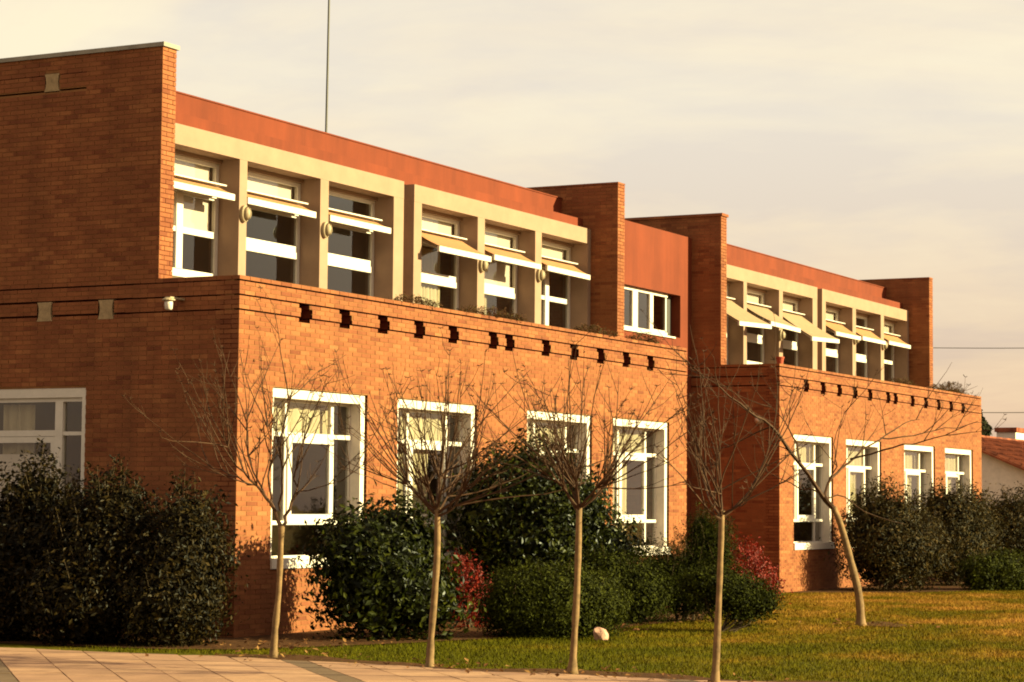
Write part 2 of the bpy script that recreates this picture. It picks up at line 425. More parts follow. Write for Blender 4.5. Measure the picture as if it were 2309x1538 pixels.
def fast_mesh(name, V, F, m, smooth=False):
    """V (n,3), F (k,4) or (k,3) arrays"""
    me = bpy.data.meshes.new(name)
    V = np.asarray(V, np.float32); F = np.asarray(F, np.int32); k = F.shape[1]
    me.vertices.add(len(V)); me.vertices.foreach_set('co', V.ravel())
    me.loops.add(F.size); me.loops.foreach_set('vertex_index', F.ravel())
    me.polygons.add(len(F)); me.polygons.foreach_set('loop_start', np.arange(0, F.size, k, dtype=np.int32))
    me.polygons.foreach_set('loop_total', np.full(len(F), k, np.int32))
    me.polygons.foreach_set('use_smooth', np.zeros(len(F), bool))
    me.update(calc_edges=True); me.materials.append(m)
    return me
def boxes_mesh(name, B, m):
    B = np.asarray(B, float)
    n = len(B)
    idx = np.array([(0,2,4),(1,2,4),(1,3,4),(0,3,4),(0,2,5),(1,2,5),(1,3,5),(0,3,5)])
    V = np.stack([B[:, idx[:, j]] for j in range(3)], axis=2).reshape(-1, 3)
    q = np.array([(0,3,2,1),(4,5,6,7),(0,1,5,4),(1,2,6,5),(2,3,7,6),(3,0,4,7)])
    F = (np.arange(n)[:, None, None]*8+q[None]).reshape(-1, 4)
    return fast_mesh(name, V, F, m)

# ------------------------------------------------------------------ setting: ground
def sheet(name, poly, z, m, thick=None):
    b = MB(); b.add([(x, y, z) for x, y in poly], [tuple(range(len(poly)))])
    o = b.build(name, m, None, (0, 0, 0)); props(o, kind='structure'); return o
sheet('ground', [(-300, -300), (500, -300), (500, 400), (-300, 400)], 0.0, M_LAWN)

def edge_x(y):   # wavy border between the paving and the planting
    return -3.28-0.12*math.sin(y*0.9+0.5)+0.06*math.sin(y*2.7)+(0.012*(y+3))
ys = np.arange(-16, 12.01, 0.25)
pav = sheet('paving', [(-10.5, -16), (edge_x(-16)-0.015, -16)]+[(edge_x(y)-0.015, y) for y in ys]+[(-10.5, 12)], 0.008, M_JOINT)

def clip(poly, inside, inter):
    out = []
    for i in range(len(poly)):
        a, b = poly[i-1], poly[i]
        ia, ib = inside(a), inside(b)
        if ib:
            if not ia: out.append(inter(a, b))
            out.append(b)
        elif ia:
            out.append(inter(a, b))
    return out
def ins(p): return p[0] <= edge_x(p[1])
def itr(a, b):
    lo, hi = 0.0, 1.0
    fa = ins(a)
    for _ in range(14):
        md = (lo+hi)/2
        p = (a[0]+(b[0]-a[0])*md, a[1]+(b[1]-a[1])*md)
        if ins(p) == fa: lo = md
        else: hi = md
    md = (lo+hi)/2
    return (a[0]+(b[0]-a[0])*md, a[1]+(b[1]-a[1])*md)
A43 = R(43.3)
dv = np.array([math.cos(A43), math.sin(A43)]); nv = np.array([-math.sin(A43), math.cos(A43)])
rows = []
o_ = 3.02-0.0
# between strips: six slab rows of 0.487, then one dark strip of 0.25
pitch = 6*0.487+0.25
for blk in range(-2, 4):
    base = 0.16+blk*pitch
    for j in range(6):
        rows.append((base+j*0.487, base+(j+1)*0.487, 0.487, M_SLAB))
    rows.append((base+6*0.487, base+pitch, 0.974, M_SLABD))
cnt = 0
cands = []
for ri, (n0, n1, sl, m) in enumerate(rows):
    k0 = -40
    for k in range(k0, 40):
        off = (0.13*ri) % sl*0 
        d0, d1 = k*sl+off, (k+1)*sl+off
        g = 0.006
        q = [tuple(dv*d+nv*n_) for d, n_ in ((d0+g, n0+g), (d1-g, n0+g), (d1-g, n1-g), (d0+g, n1-g))]
        c = np.mean(q, axis=0)
        if not (-8.6 < c[0] < -3.0 and -10.5 < c[1] < 4.5): continue
        px_, py_, z_ = pix((c[0], c[1], 0))
        if not (-160 < px_ < 2400 and py_ < 1680 and z_ > 3): continue
        q = clip(q, ins, itr)
        if len(q) < 3: continue
        area = 0.5*abs(sum(q[i-1][0]*q[i][1]-q[i][0]*q[i-1][1] for i in range(len(q))))
        if area < 0.004: continue
        cands.append((z_, q, m))
cands.sort(key=lambda c: c[0])
for i, (z_, q, m) in enumerate(cands[:300]):
    # consistent winding (counter-clockwise seen from above)
    ar = sum(q[j-1][0]*q[j][1]-q[j][0]*q[j-1][1] for j in range(len(q)))
    if ar < 0: q = q[::-1]
    h = 0.024+random.uniform(-0.002, 0.002)
    tl = (random.uniform(-0.003, 0.003), random.uniform(-0.003, 0.003))
    c = np.mean(q, axis=0); n = len(q)
    b = MB()
    b.add([(x, y, 0.001) for x, y in q]+[(x, y, h+(x-c[0])*tl[0]+(y-c[1])*tl[1]) for x, y in q],
          [tuple(range(n, 2*n))]+[(j, (j+1) % n, n+(j+1) % n, n+j) for j in range(n)])
    b.build('paving_slab' if m is M_SLAB else 'paving_strip_slab', m, pav, (c[0], c[1], 0))

def blob_poly(cx, cy, rx, ry, n=40, amp=0.12, seed=0, rot=0.0):
    r_ = random.Random(seed); ph = [r_.uniform(0, 6.28) for _ in range(4)]
    P = []
    for i in range(n):
        t = 2*math.pi*i/n
        k = 1+amp*math.sin(3*t+ph[0])+amp*0.6*math.sin(5*t+ph[1])+amp*0.4*math.sin(9*t+ph[2])
        x, y = rx*k*math.cos(t), ry*k*math.sin(t)
        P.append((cx+x*math.cos(rot)-y*math.sin(rot), cy+x*math.sin(rot)+y*math.cos(rot)))
    return P
sheet('planting_bed', [(-2.75, 9), (-2.62, 4), (-2.5, 1), (-2.35, -0.6), (-1.9, -1.4), (-1.1, -1.75), (0.2, -2.3), (1.4, -2.6), (2.6, -3.0), (4.2, -3.1), (6.0, -2.9),
      (8.0, -3.0), (9.6, -2.4), (12, -1.5), (14.6, -0.9), (16, 0.3), (18.4, 0.9), (19.6, -0.35), (21.0, -2.0), (24, -3.2), (27, -3.4), (31, -3.0), (36, -2.6), (36, 6), (0.1, 6), (0.1, 9)], 0.012, M_SOIL)
SOILB = [(-2.83, -2.47), (-3.11, -4.6), (-3.22, -6.31), (-3.58, -8.01)]
sheet('soil_border', [(edge_x(y)+0.0, y) for y in ys if -13 < y < -1.6]+[(edge_x(y)+0.55+0.22*math.sin(y*1.7)+0.12*math.sin(y*4.1), y) for y in ys[::-1] if -13 < y < -1.6], 0.016, M_SOIL)
sheet('soil_patch', blob_poly(8.35, -5.75, 0.75, 0.28, seed=3, rot=0.45), 0.016, M_SOIL)

# grass blades
def in_poly(x, y, P):
    P = np.array(P); j = len(P)-1; c = np.zeros(len(x), bool)
    for i in range(len(P)):
        cond = ((P[i, 1] > y) != (P[j, 1] > y)) & (x < (P[j, 0]-P[i, 0])*(y-P[i, 1])/(P[j, 1]-P[i, 1]+1e-12)+P[i, 0])
        c ^= cond; j = i
    return c
BED = [(-2.35, -0.6), (-1.9, -1.4), (-1.1, -1.75), (0.2, -2.3), (1.4, -2.6), (2.6, -3.0), (4.2, -3.1), (6.0, -2.9), (8.0, -3.0), (9.6, -2.4), (12, -1.5), (14.6, -0.9), (16, 0.3), (18.4, 0.9), (19.6, -0.35), (21.0, -2.0), (24, -3.2), (27, -3.4), (31, -3.0), (36, -2.6), (36, 6), (-2.35, 6)]
NB = 420000
gx = rng.uniform(-3.3, 32, NB); gy = rng.uniform(-13, 0.5, NB)
P_ = np.stack([gx, gy, np.zeros(NB)], 1)-CAM
zz = P_ @ fw; ppx = PXW/2+FPX*(P_ @ rt)/zz; ppy = PXH/2-FPX*(P_ @ up)/zz
ex = -3.28-0.12*np.sin(gy*0.9+0.5)+0.06*np.sin(gy*2.7)+0.012*(gy+3)+0.12
ex2 = ex+0.42+0.22*np.sin(gy*1.7)+0.12*np.sin(gy*4.1)
keep = (ppx > -60) & (ppx < 2420) & (ppy < 1620) & ~in_poly(gx, gy, BED) & (gx > ex)
keep &= ~((gx < ex2) & (rng.uniform(0, 1, NB) < 0.9))
gx, gy = gx[keep], gy[keep]
n = len(gx)
hh = rng.uniform(0.018, 0.045, n); ang = rng.uniform(0, 6.283, n); wd = rng.uniform(0.0035, 0.006, n)
lx = rng.normal(0, 0.014, n); ly = rng.normal(0, 0.014, n)
V = np.zeros((n, 3, 3))
V[:, 0] = np.stack([gx-wd*np.cos(ang), gy-wd*np.sin(ang), np.full(n, 0.0)], 1)
V[:, 1] = np.stack([gx+wd*np.cos(ang), gy+wd*np.sin(ang), np.full(n, 0.0)], 1)
V[:, 2] = np.stack([gx+lx, gy+ly, hh], 1)
go = link('grass', fast_mesh('grass', V.reshape(-1, 3), np.arange(3*n).reshape(-1, 3), M_LAWN))
props(go, 'short patchy lawn grass with dry tan spots in front of the shrubs', 'grass', kind='stuff')

# ------------------------------------------------------------------ the school building
SB = thing('school_building', (0, 0, 0), 'long orange brick school building with cream framed upper windows and terracotta fascia', 'building')
BRICKS = []      # (box, parent, u length, normal axis)
LEN, OFF, DP, TP, ZP = 14.4, 19.1, 1.27, 0.30, 7.65
ZB = ZTOP-75*COURSE          # bottom course a little under the soil

def cells(u0, u1, z0, z1, holes):
    zs = sorted({z0, z1, *[min(max(h[2], z0), z1) for h in holes], *[min(max(h[3], z0), z1) for h in holes]})
    out = []
    for za_, zb_ in zip(zs[:-1], zs[1:]):
        if zb_-za_ < 1e-6: continue
        zm = (za_+zb_)/2
        iv = [(u0, u1)]
        for h in holes:
            if h[2] < zm < h[3]:
                nx = []
                for a, c in iv:
                    if h[1] <= a or h[0] >= c: nx.append((a, c)); continue
                    if h[0] > a: nx.append((a, h[0]))
                    if h[1] < c: nx.append((h[1], c))
                iv = nx
        out += [(a, c, za_, zb_) for a, c in iv if c-a > 1e-4]
    return out

def lay(axis, plane, u0, u1, ztop, zbot, holes, parent, start=None, corner=False, gro=()):
    """bricks of one wall. axis 'y': front face at y=plane facing -y, u = x.  axis 'x': face at x=plane facing -x, u = y"""
    k0 = int(round((ZTOP-ztop)/COURSE)); k1 = int(round((ZTOP-zbot)/COURSE))
    J = 0.010
    for k in range(k0, k1):
        z1 = ZTOP-k*COURSE-J/2; z0 = ZTOP-(k+1)*COURSE+J/2
        if k in gro: z1 -= gro[k]/2
        if k+1 in gro: z0 += gro[k+1]/2
        zm = (z0+z1)/2
        odd = k % 2
        iv = [(u0, u1)]
        if start is not None: iv = [(u0+start[odd], u1)]
        for h in holes:
            if h[2]-0.01 < zm < h[3]+0.01:
                nx = []
                for a, c in iv:
                    if h[1] <= a or h[0] >= c: nx.append((a, c)); continue
                    if h[0] > a: nx.append((a, h[0]))
                    if h[1] < c: nx.append((h[1], c))
                iv = nx
        ub = u0-(MODULE/2 if (odd and start is None) else 0)
        if start is not None: ub = u0+start[odd]
        for a, c in iv:
            j = math.floor((a-ub)/MODULE+1e-6)
            while True:
                p, q = ub+j*MODULE, ub+(j+1)*MODULE-J
                if p >= c-0.012: break
                pp, qq = max(p, a), min(q, c)
                if qq-pp > 0.02:
                    dj = random.uniform(-0.0015, 0.0015)
                    dep = 0.03
                    if corner and pp < u0+1e-6:
                        dep = 0.23 if odd else 0.115
                        dj = 0
                    bx = (pp, qq, plane+dj, plane+dep, z0, z1) if axis == 'y' else (plane+dj, plane+dep, pp, qq, z0, z1)
                    BRICKS.append((bx, parent, qq-pp, axis))
                j += 1

GRO_F = {1: 0.012, 4: 0.012, 7: 0.012}
GRO_S = {1: 0.010, 4: 0.018, 7: 0.018}
WIN0 = [0.80, 4.00, 8.03, 11.23]
WW, WZ0, WZ1 = 2.37, 0.85, 3.2125
NOTCH = [1.53+1.015*i for i in range(5)]+[6.86, 7.39]+[8.66+1.025*i for i in range(5)]

def notch_holes(c, mirror=False):
    s = -1 if mirror else 1
    z = ZTOP-4*COURSE
    return [(c-0.14, c+0.13, z-COURSE, z), (c-0.09, c+0.19, z-3*COURSE, z-COURSE), (c-0.14, c+0.13, z-4*COURSE, z-3*COURSE)]

def groove_holes(u0, u1, gro):
    return [(u0, u1, ZTOP-k*COURSE-0.005-h/2, ZTOP-k*COURSE+0.005+h/2) for k, h in gro.items()]

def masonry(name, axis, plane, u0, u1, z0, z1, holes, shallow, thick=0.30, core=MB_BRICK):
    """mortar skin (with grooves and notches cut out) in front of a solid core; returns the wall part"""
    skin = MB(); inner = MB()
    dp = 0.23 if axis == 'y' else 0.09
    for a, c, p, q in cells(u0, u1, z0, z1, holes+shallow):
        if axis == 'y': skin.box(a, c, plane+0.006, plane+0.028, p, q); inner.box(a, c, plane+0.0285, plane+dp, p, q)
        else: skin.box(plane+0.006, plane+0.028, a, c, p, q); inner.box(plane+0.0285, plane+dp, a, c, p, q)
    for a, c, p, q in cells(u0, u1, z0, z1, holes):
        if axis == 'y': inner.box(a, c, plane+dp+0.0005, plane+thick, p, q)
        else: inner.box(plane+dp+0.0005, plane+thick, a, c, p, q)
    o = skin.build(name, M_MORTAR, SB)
    inner.build('wall_core', M_SHADEBRICK, o)
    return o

def curtain(parent, x0, x1, y, z0, z1, waves, amp=0.03, m=None, axis='y'):
    n = max(8, int(waves*8)); b = MB(); V = []; F = []
    for i in range(n+1):
        t = i/n; u = x0+(x1-x0)*t
        d = y+amp*math.sin(t*waves*2*math.pi+x0*7)+0.35*amp*math.sin(t*waves*5.1*math.pi)
        for z in (z0, z1):
            V.append((u, d, z) if axis == 'y' else (d, u, z))
    for i in range(n):
        F.append((2*i, 2*i+2, 2*i+3, 2*i+1))
    b.add(V, F)
    return b.build('curtain', m or M_CURTAIN, parent, smooth=True)

def pane(parent, x0, x1, y, z0, z1, axis='y'):
    b = MB()
    if axis == 'y': b.box(x0, x1, y, y+0.006, z0, z1)
    else: b.box(y, y+0.006, x0, x1, z0, z1)
    return b.build('pane', M_GLASS, parent)

def ground_window(x0, idx, lower):
    x1 = x0+WW
    b = MB()           # plaster surround
    yf, yb = 0.04, 0.27
    b.box(x0, x0+0.085, yf, yb, WZ0, WZ1); b.box(x1-0.115, x1, yf, yb, WZ0, WZ1)
    b.box(x0+0.085, x1-0.115, yf, yb, WZ1-0.13, WZ1); b.box(x0+0.085, x1-0.115, yf-0.0, yb, WZ0, 0.985)
    wdw = b.build('window', M_WHITEWALL, SB)
    s = MB(); s.box(x0-0.0, x1+0.0, -0.03, 0.038, WZ0+0.005, WZ0+0.14)
    s.build('sill', M_WHITEWALL, wdw)
    xa, xb, z0, z1 = x0+0.085, x1-0.115, 0.985, WZ1-0.13
    yf, yb = 0.20, 0.255
    f = MB()
    m0, m1 = x0+0.60, x0+0.71       # mullion and casement stile
    m2, m3 = x0+1.68, x0+1.82
    f.box(xa, xa+0.035, yf, yb, z0, z1); f.box(xb-0.03, xb, yf, yb, z0, z1)
    f.box(xa+0.035, xb-0.03, yf, yb, z1-0.035, z1); f.box(xa+0.035, xb-0.03, yf, yb, z0, z0+0.03)
    f.box(xa+0.035, xb-0.03, yf-0.02, yb, 2.585, 2.645)            # transom
    f.box(xa+0.035, xb-0.03, yf-0.02, yb, 1.42, 1.475)             # lower rail
    f.box(m0, m0+0.06, yf, yb, 2.645, z1-0.035); f.box(m3-0.08, m3-0.01, yf, yb, 2.645, z1-0.035)
    f.box(m0, m1-0.06, yf, yb, 1.475, 2.585); f.box(m3-0.05, m3, yf, yb, 1.475, 2.585)
    f.box(m3-0.06, m3-0.01, yf, yb, z0+0.03, 1.42)
    f.build('frame', M_WHITE, wdw)
    c = MB()           # opening casement, a little proud of the frame
    y0, y1 = yf-0.025, yf+0.03
    c.box(m0+0.045, m1+0.035, y0, y1, 1.44, 2.62); c.box(m2, m3-0.045, y0, y1, 1.44, 2.62)
    c.box(m1+0.035, m2, y0, y1, 2.51, 2.62); c.box(m1+0.035, m2, y0, y1, 1.44, 1.56)
    c.build('casement', M_WHITE, wdw)
    for a, d in ((xa+0.035, m0), (m0+0.06, m3-0.08), (m3-0.01, xb-0.03)): pane(wdw, a, d, 0.225, 2.645, z1-0.035)
    pane(wdw, xa+0.035, m0, 0.225, 1.475, 2.585); pane(wdw, m1+0.035, m2, 0.205, 1.56, 2.51); pane(wdw, m3, xb-0.03, 0.225, 1.475, 2.585)
    pane(wdw, xa+0.035, m3-0.06, 0.225, z0+0.03, 1.42); pane(wdw, m3-0.01, xb-0.03, 0.225, z0+0.03, 1.42)
    curtain(wdw, xa+0.02, xb-0.32, 0.34, 2.60, 3.06, 7, 0.025)
    if lower:
        curtain(wdw, m1, m1+lower, 0.36, 1.1, 2.62, 5, 0.03)
    return wdw

for b_ in range(2):
    ox = b_*OFF
    holes = [(ox+x, ox+x+WW, WZ0, WZ1) for x in WIN0]
    nts = [h for c in NOTCH for h in notch_holes(ox+c)]
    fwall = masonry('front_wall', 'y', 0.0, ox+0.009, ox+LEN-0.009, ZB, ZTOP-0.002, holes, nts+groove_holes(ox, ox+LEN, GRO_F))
    lay('y', 0.0, ox, ox+LEN, ZTOP, ZB, holes+nts, fwall, corner=True, gro=GRO_F)
    # end return of the wall, seen in the notch of the skyline
    e = MB(); e.box(ox+LEN-0.009, ox+LEN, 0.012, 0.29, ZB, ZTOP-0.004); e.build('wall_end', MB_BRICK, fwall)
    # side wall, low part and the tall wall behind it
    ydeep = 7.0
    sh = []; wl = []
    if b_ == 0:
        wl = [(2.41, 4.78, 0.85, 3.2)]
        for c in (2.11, 3.125, 4.14, 5.16):
            z = ZTOP-4*COURSE; sh += [(c-0.13, c+0.13, z-4*COURSE, z)]
        z = 7.42
        sh += [(2.51, ydeep, 7.408, 7.432), (2.51, ydeep, 7.188, 7.212)]
        sh += [(3.09-0.12, 3.09+0.12, 7.18, 7.44)]
    swall = masonry('side_wall', 'x', ox, 0.30, ydeep, ZB, ZTOP, wl, [h for h in sh if h[3] < 5]+groove_holes(0, ydeep, GRO_S))
    lay('x', ox, 0.0, ydeep, ZTOP, ZB, wl+[h for h in sh if h[3] < 5], swall, start=(0.125, 0.24), gro=GRO_S)
    fill = MB(); fill.box(ox+0.012, ox+0.27, 0.091, 0.2995, ZB, ZTOP-0.004); fill.build('wall_core', M_MORTAR, swall)
    pw = masonry('pier_wall', 'x', ox, DP+0.009, ydeep, ZTOP+0.001, ZP, [], [h for h in sh if h[3] > 5], thick=TP-0.01)
    GU = {}
    lay('x', ox, DP, ydeep, ZTOP+49*COURSE-0.0125*1, ZTOP, [h for h in sh if h[3] > 5], pw, start=(0.125, 0.24))
    lay('y', DP, ox, ox+TP, ZTOP+49*COURSE, ZTOP, [], pw, corner=True)
    cp = MB(); cp.box(ox-0.025, ox+TP+0.03, DP-0.03, ydeep+0.02, ZP+0.002, ZP+0.058); cp.build('coping', M_GREYCAP if b_ == 0 else MB_BRICK, pw)
    # pale cement blocks filling the notches of the side wall: waisted, as in the photograph
    if b_ == 0:
        blocks = [(2.11, ZTOP-4*COURSE, 0.255), (3.125, ZTOP-4*COURSE, 0.255), (4.14, ZTOP-4*COURSE, 0.255), (3.09, 7.432, 0.24)]
        for c, zt, h in blocks:
            prof = [(0.125, 0), (0.105, 0.2), (0.098, 0.5), (0.108, 0.8), (0.128, 1)]
            V = []; F = []
            for xx in (-0.004, 0.10):
                for s_ in (1, -1):
                    for wd_, t_ in (prof if s_ == 1 else prof[::-1]):
                        V.append((ox+xx, c+s_*wd_, zt-h*t_))
            nn = 2*len(prof)
            F = [tuple(range(nn))[::-1], tuple(range(nn, 2*nn))]+[(i, (i+1) % nn, nn+(i+1) % nn, nn+i) for i in range(nn)]
            MB().add(V, F).build('cement_block', M_PALE, swall if zt < 5 else pw)
    # right-hand pier
    pr = masonry('pier_wall', 'x', ox+LEN-TP, DP+0.009, ydeep, 4.35, ZP, [], [], thick=TP-0.01)
    lay('x', ox+LEN-TP, DP, ydeep, ZTOP+49*COURSE, 4.35, [], pr, start=(0.125, 0.24))
    lay('y', DP, ox+LEN-TP, ox+LEN, ZTOP+49*COURSE, 4.35, [], pr, corner=True)
    cp = MB(); cp.box(ox+LEN-TP-0.004, ox+LEN+0.004, DP-0.004, ydeep+0.02, ZP+0.016, ZP+0.05); cp.build('coping', MB_BRICK, pr)
    # terrace and inner face of the parapet
    t = MB(); t.box(ox+0.3, ox+LEN-0.02, 0.302, 2.05, 4.05, 4.18); t.build('terrace_floor', M_GREYCAP, SB)
    # cream frames, two of three bays each
    for x0, x1, pil in ((0.42, 7.21, [(0.42, 0.65), (2.61, 2.80), (4.74, 4.97), (6.90, 7.21)]), (7.54, 14.098, [(7.54, 7.79), (9.69, 9.94), (11.83, 12.08), (13.97, 14.098)])):
        bm = MB(); bm.box(ox+x0, ox+x1, 1.82, 2.34, 6.56, 6.84)
        fr = bm.build('concrete_frame', M_CREAM, SB)
        for a, c in pil:
            p = MB(); p.box(ox+a, ox+c, 1.822, 2.33, 4.181, 6.559); p.build('pillar', M_CREAM, fr)
    rb = MB(); rb.box(ox+7.211, ox+7.539, 2.12, 2.34, 4.181, 6.84); rb.box(ox+0.31, ox+0.419, 2.12, 2.34, 4.181, 6.84)
    rb.build('recessed_strip', M_CREAM, SB)
    fs = MB(); fs.box(ox+TP+0.002, ox+LEN-TP-0.002, 1.99, 2.42, 6.842, 7.04)
    lo = fs.build('fascia', M_TERRA, SB)
    fs = MB(); fs.box(ox+TP+0.002, ox+LEN-TP-0.002, 2.43, 2.75, 6.86, 7.44); fs.box(ox+TP+0.002, ox+LEN-TP-0.002, 2.415, 2.77, 7.441, 7.462)
    fs.build('fascia', M_TERRA, SB)
    rf = MB(); rf.box(ox+TP, ox+LEN-TP, 2.755, ydeep, 6.7, 7.0); rf.build('roof', M_ROOF, SB)
    # rooms behind the glass
    rm = MB()
    rm.box(ox+0.301, ox+LEN-0.301, 0.302, 5.0, -0.05, 0.05); rm.box(ox+0.301, ox+LEN-0.301, 5.0, 5.2, 0.05, 6.69)
    rm.box(ox+0.301, ox+LEN-0.301, 0.304, 4.999, 3.75, 4.0); rm.box(ox+0.301, ox+LEN-0.301, 2.05, 4.999, 4.1, 4.4)
    rm.box(ox+6.95, ox+7.2, 0.34, 4.998, 0.05, 3.75); rm.box(ox+7.25, ox+7.5, 2.36, 4.998, 4.4, 6.69)
    rm.build('interior_wall', M_INNER, SB)
    e = MB(); e.box(ox+LEN-0.29, ox+LEN-0.0095, 0.302, ydeep, ZB, 4.34); e.build('end_wall', MB_BRICK, SB)
    for i, x in enumerate(WIN0):
        ground_window(ox+x, i, [0, 0.8, 0.9, 0.62, 0, 0.95, 0.9, 0.95][b_*4+i])
    # upper windows
    bays = [(0.65, 2.61), (2.80, 4.74), (4.97, 6.90), (7.79, 9.69), (9.94, 11.83), (12.08, 13.97)]
    style = [dict(mull=1.60, bt=1, bm=0.95, bl=0), dict(bt=1, bm=0, bl=0), dict(bt=0, bm=0, bl=0), dict(bt=1, bm=0, cu=0.62), dict(bt=1, bm=1, bl=0, cu=0.3), dict(mull=12.92, bt=1, bm=0)] if b_ == 0 else \
            [dict(bt=1, bm=0), dict(bt=1, bm=0), dict(bt=1, bm=0, cu=0.5), dict(bt=1, bm=0), dict(bt=0, bm=0), dict(mull=12.92, bt=1, bm=0, cu=0.4)]
    for (a, c), st in zip(bays, style):
        a += ox; c += ox
        y0, y1 = 2.175, 2.235
        f = MB()
        f.box(a+0.001, a+0.06, y0, y1, 4.74, 6.50); f.box(c-0.075, c-0.001, y0, y1, 4.74, 6.50)
        f.box(a+0.06, c-0.075, y0, y1, 6.445, 6.50); f.box(a+0.06, c-0.075, y0, y1, 5.97, 6.22)
        f.box(a+0.06, c-0.075, y0, y1, 4.82, 4.93)
        mull = st.get('mull')
        if mull:
            mx = ox+mull
            f.box(mx, mx+0.15, y0-0.01, y1, 4.93, 5.97); f.box(a+0.06, mx, y0, y1, 5.44, 5.51); f.box(mx+0.15, c-0.075, y0, y1, 5.43, 5.52)
        else:
            f.box(a+0.06, c-0.075, y0-0.012, y1, 5.35, 5.445); f.box(a+0.06, c-0.085, y0, y1, 5.447, 5.54)
        wdw = f.build('window', M_WHITE, SB)
        pb = MB(); pb.box(a+0.001, c-0.001, 2.10, 2.30, 4.401, 4.74); pb.build('sill_wall', M_CREAM, wdw)
        pane(wdw, a+0.06, c-0.075, 2.205, 6.22, 6.445)
        pane(wdw, a+0.06, c-0.075, 2.205, 5.54, 5.97) if not mull else None
        pane(wdw, a+0.06, c-0.075, 2.205, 4.93, 5.35) if not mull else None
        if mull:
            for q0, q1 in ((a+0.06, mx), (mx+0.15, c-0.075)):
                pane(wdw, q0, q1, 2.205, 4.93, 5.43); pane(wdw, q0, q1, 2.205, 5.52, 5.97)
        if st.get('bt'):
            q = MB(); q.box(a+0.07, c-0.10, 2.262, 2.267, 6.20, 6.46); q.build('blind', M_BLIND, wdw)
        if st.get('bm'):
            q = MB(); q.box(a+0.07, c-0.10, 2.262, 2.267, 5.97-0.46*st['bm'], 5.99); q.build('blind', M_BLIND, wdw)
        if st.get('cu'):
            curtain(wdw, a+0.5, a+0.5+st['cu']*1.6, 2.31, 4.6, 5.95, 8, 0.022)
        # transom head behind the awning, between lintel and window
        h = MB(); h.box(a+0.001, c-0.001, 2.12, 2.30, 6.502, 6.558); h.build('head_board', M_CREAM, wdw)

# linking wall between the two wings, with a sliding window
LY = 1.92
lk = MB()
for a, c, p, q in cells(LEN+0.002, OFF-0.002, ZB, 7.22, [(15.0, 18.52, 5.12, 5.98)]):
    lk.box(a, c, LY, LY+0.28, p, q)
lw = lk.build('link_wall', M_TERRA, SB)
lr = MB(); lr.box(LEN+0.002, OFF-0.002, LY+0.29, 7.0, 6.8, 7.0); lr.box(LEN+0.002, OFF-0.002, 4.8, 5.0, ZB, 6.79); lr.build('roof', M_ROOF, SB)
f = MB(); y0, y1 = LY+0.10, LY+0.16
f.box(15.0, 18.10, y0, y1, 5.125, 5.20); f.box(15.0, 18.10, y0, y1, 5.91, 5.975)
for a, c in ((15.0, 15.08), (16.42, 16.66), (17.24, 17.40)): f.box(a, c, y0, y1, 5.20, 5.91)
f.box(17.40, 18.10, y0+0.03, y1, 5.20, 5.235); f.box(18.06, 18.12, y0+0.03, y1+0.02, 5.20, 5.91)
lwin = f.build('window', M_WHITE, SB)
for a, c in ((15.08, 16.42), (16.66, 17.24), (17.40, 18.06)): pane(lwin, a, c, y0+0.035, 5.21, 5.91)
s = MB(); s.box(14.95, 18.2, LY-0.04, LY+0.09, 5.085, 5.119); s.build('sill', M_WHITE, lwin)
q = MB(); q.box(18.12, 18.52, LY+0.2, LY+0.26, 5.12, 5.98); q.build('shade_panel', M_DARKM, lwin)  # dark infill standing in for the jamb's shade at the right of the opening

# window in the shaded side wall
f = MB(); X0, X1 = 0.012, 0.16
f.box(X0, X1, 2.411, 2.475, 0.851, 3.199); f.box(X0, X1, 4.70, 4.779, 0.851, 3.199)
f.box(X0, X1, 2.475, 4.70, 3.075, 3.199); f.box(X0, X1, 2.475, 4.70, 0.851, 1.0)
sw = f.build('window', M_WHITE, SB)
f = MB(); X0, X1 = 0.045, 0.11
f.box(X0, X1, 2.475, 4.70, 3.02, 3.075); f.box(X0-0.01, X1, 2.81, 2.935, 1.0, 3.02); f.box(X0, X1, 2.475, 2.81, 2.575, 2.625)
f.box(X0-0.005, X1, 2.935, 4.70, 2.565, 2.645); f.box(X0, X1, 2.935, 4.70, 2.48, 2.56); f.box(X0, X1, 2.935, 3.01, 1.0, 2.48)
f.build('frame', M_WHITE, sw)
pane(sw, 2.475, 2.81, 0.08, 2.625, 3.02, 'x'); pane(sw, 2.475, 2.81, 0.08, 1.0, 2.575, 'x')
pane(sw, 2.935, 4.70, 0.08, 2.645, 3.02, 'x'); pane(sw, 3.01, 4.70, 0.08, 1.0, 2.48, 'x')
q = MB(); q.box(0.13, 0.135, 2.96, 4.6, 1.0, 2.33); q.build('blind', M_BLIND, sw)
curtain(sw, 3.40, 3.95, 0.22, 1.0, 3.0, 4, 0.03, axis='x')
# lower back wall of the room behind the side window is the wing's interior wall

# bricks: the 300 that show largest are objects of their own, the rest is one part
def score(bk):
    bx, par, ul, ax = bk
    c = np.array([(bx[0]+bx[1])/2, (bx[2]+bx[3])/2, (bx[4]+bx[5])/2])
    px_, py_, z_ = pix(c)
    if not (5 < px_ < 2300 and 5 < py_ < 1530): return 0
    if c[2] < 2.05 or (bx[3]-bx[2] > 0.1 and ax == 'y'): return 0
    if abs(ul-0.23) > 0.0015: return 0
    n_ = abs(fw[0]) if ax == 'x' else abs(fw[1])
    return n_/z_**2
sc_ = np.array([score(b) for b in BRICKS])
order = np.argsort(-sc_, kind='stable')
solo = set(order[:300].tolist())
um = {}
for ax, (dx, dy) in {'x': (0.03, 0.23), 'y': (0.23, 0.03)}.items():
    um[ax] = boxes_mesh('brick', [(-dx/2, dx/2, -dy/2, dy/2, -0.02625, 0.02625)], MB_BRICK)
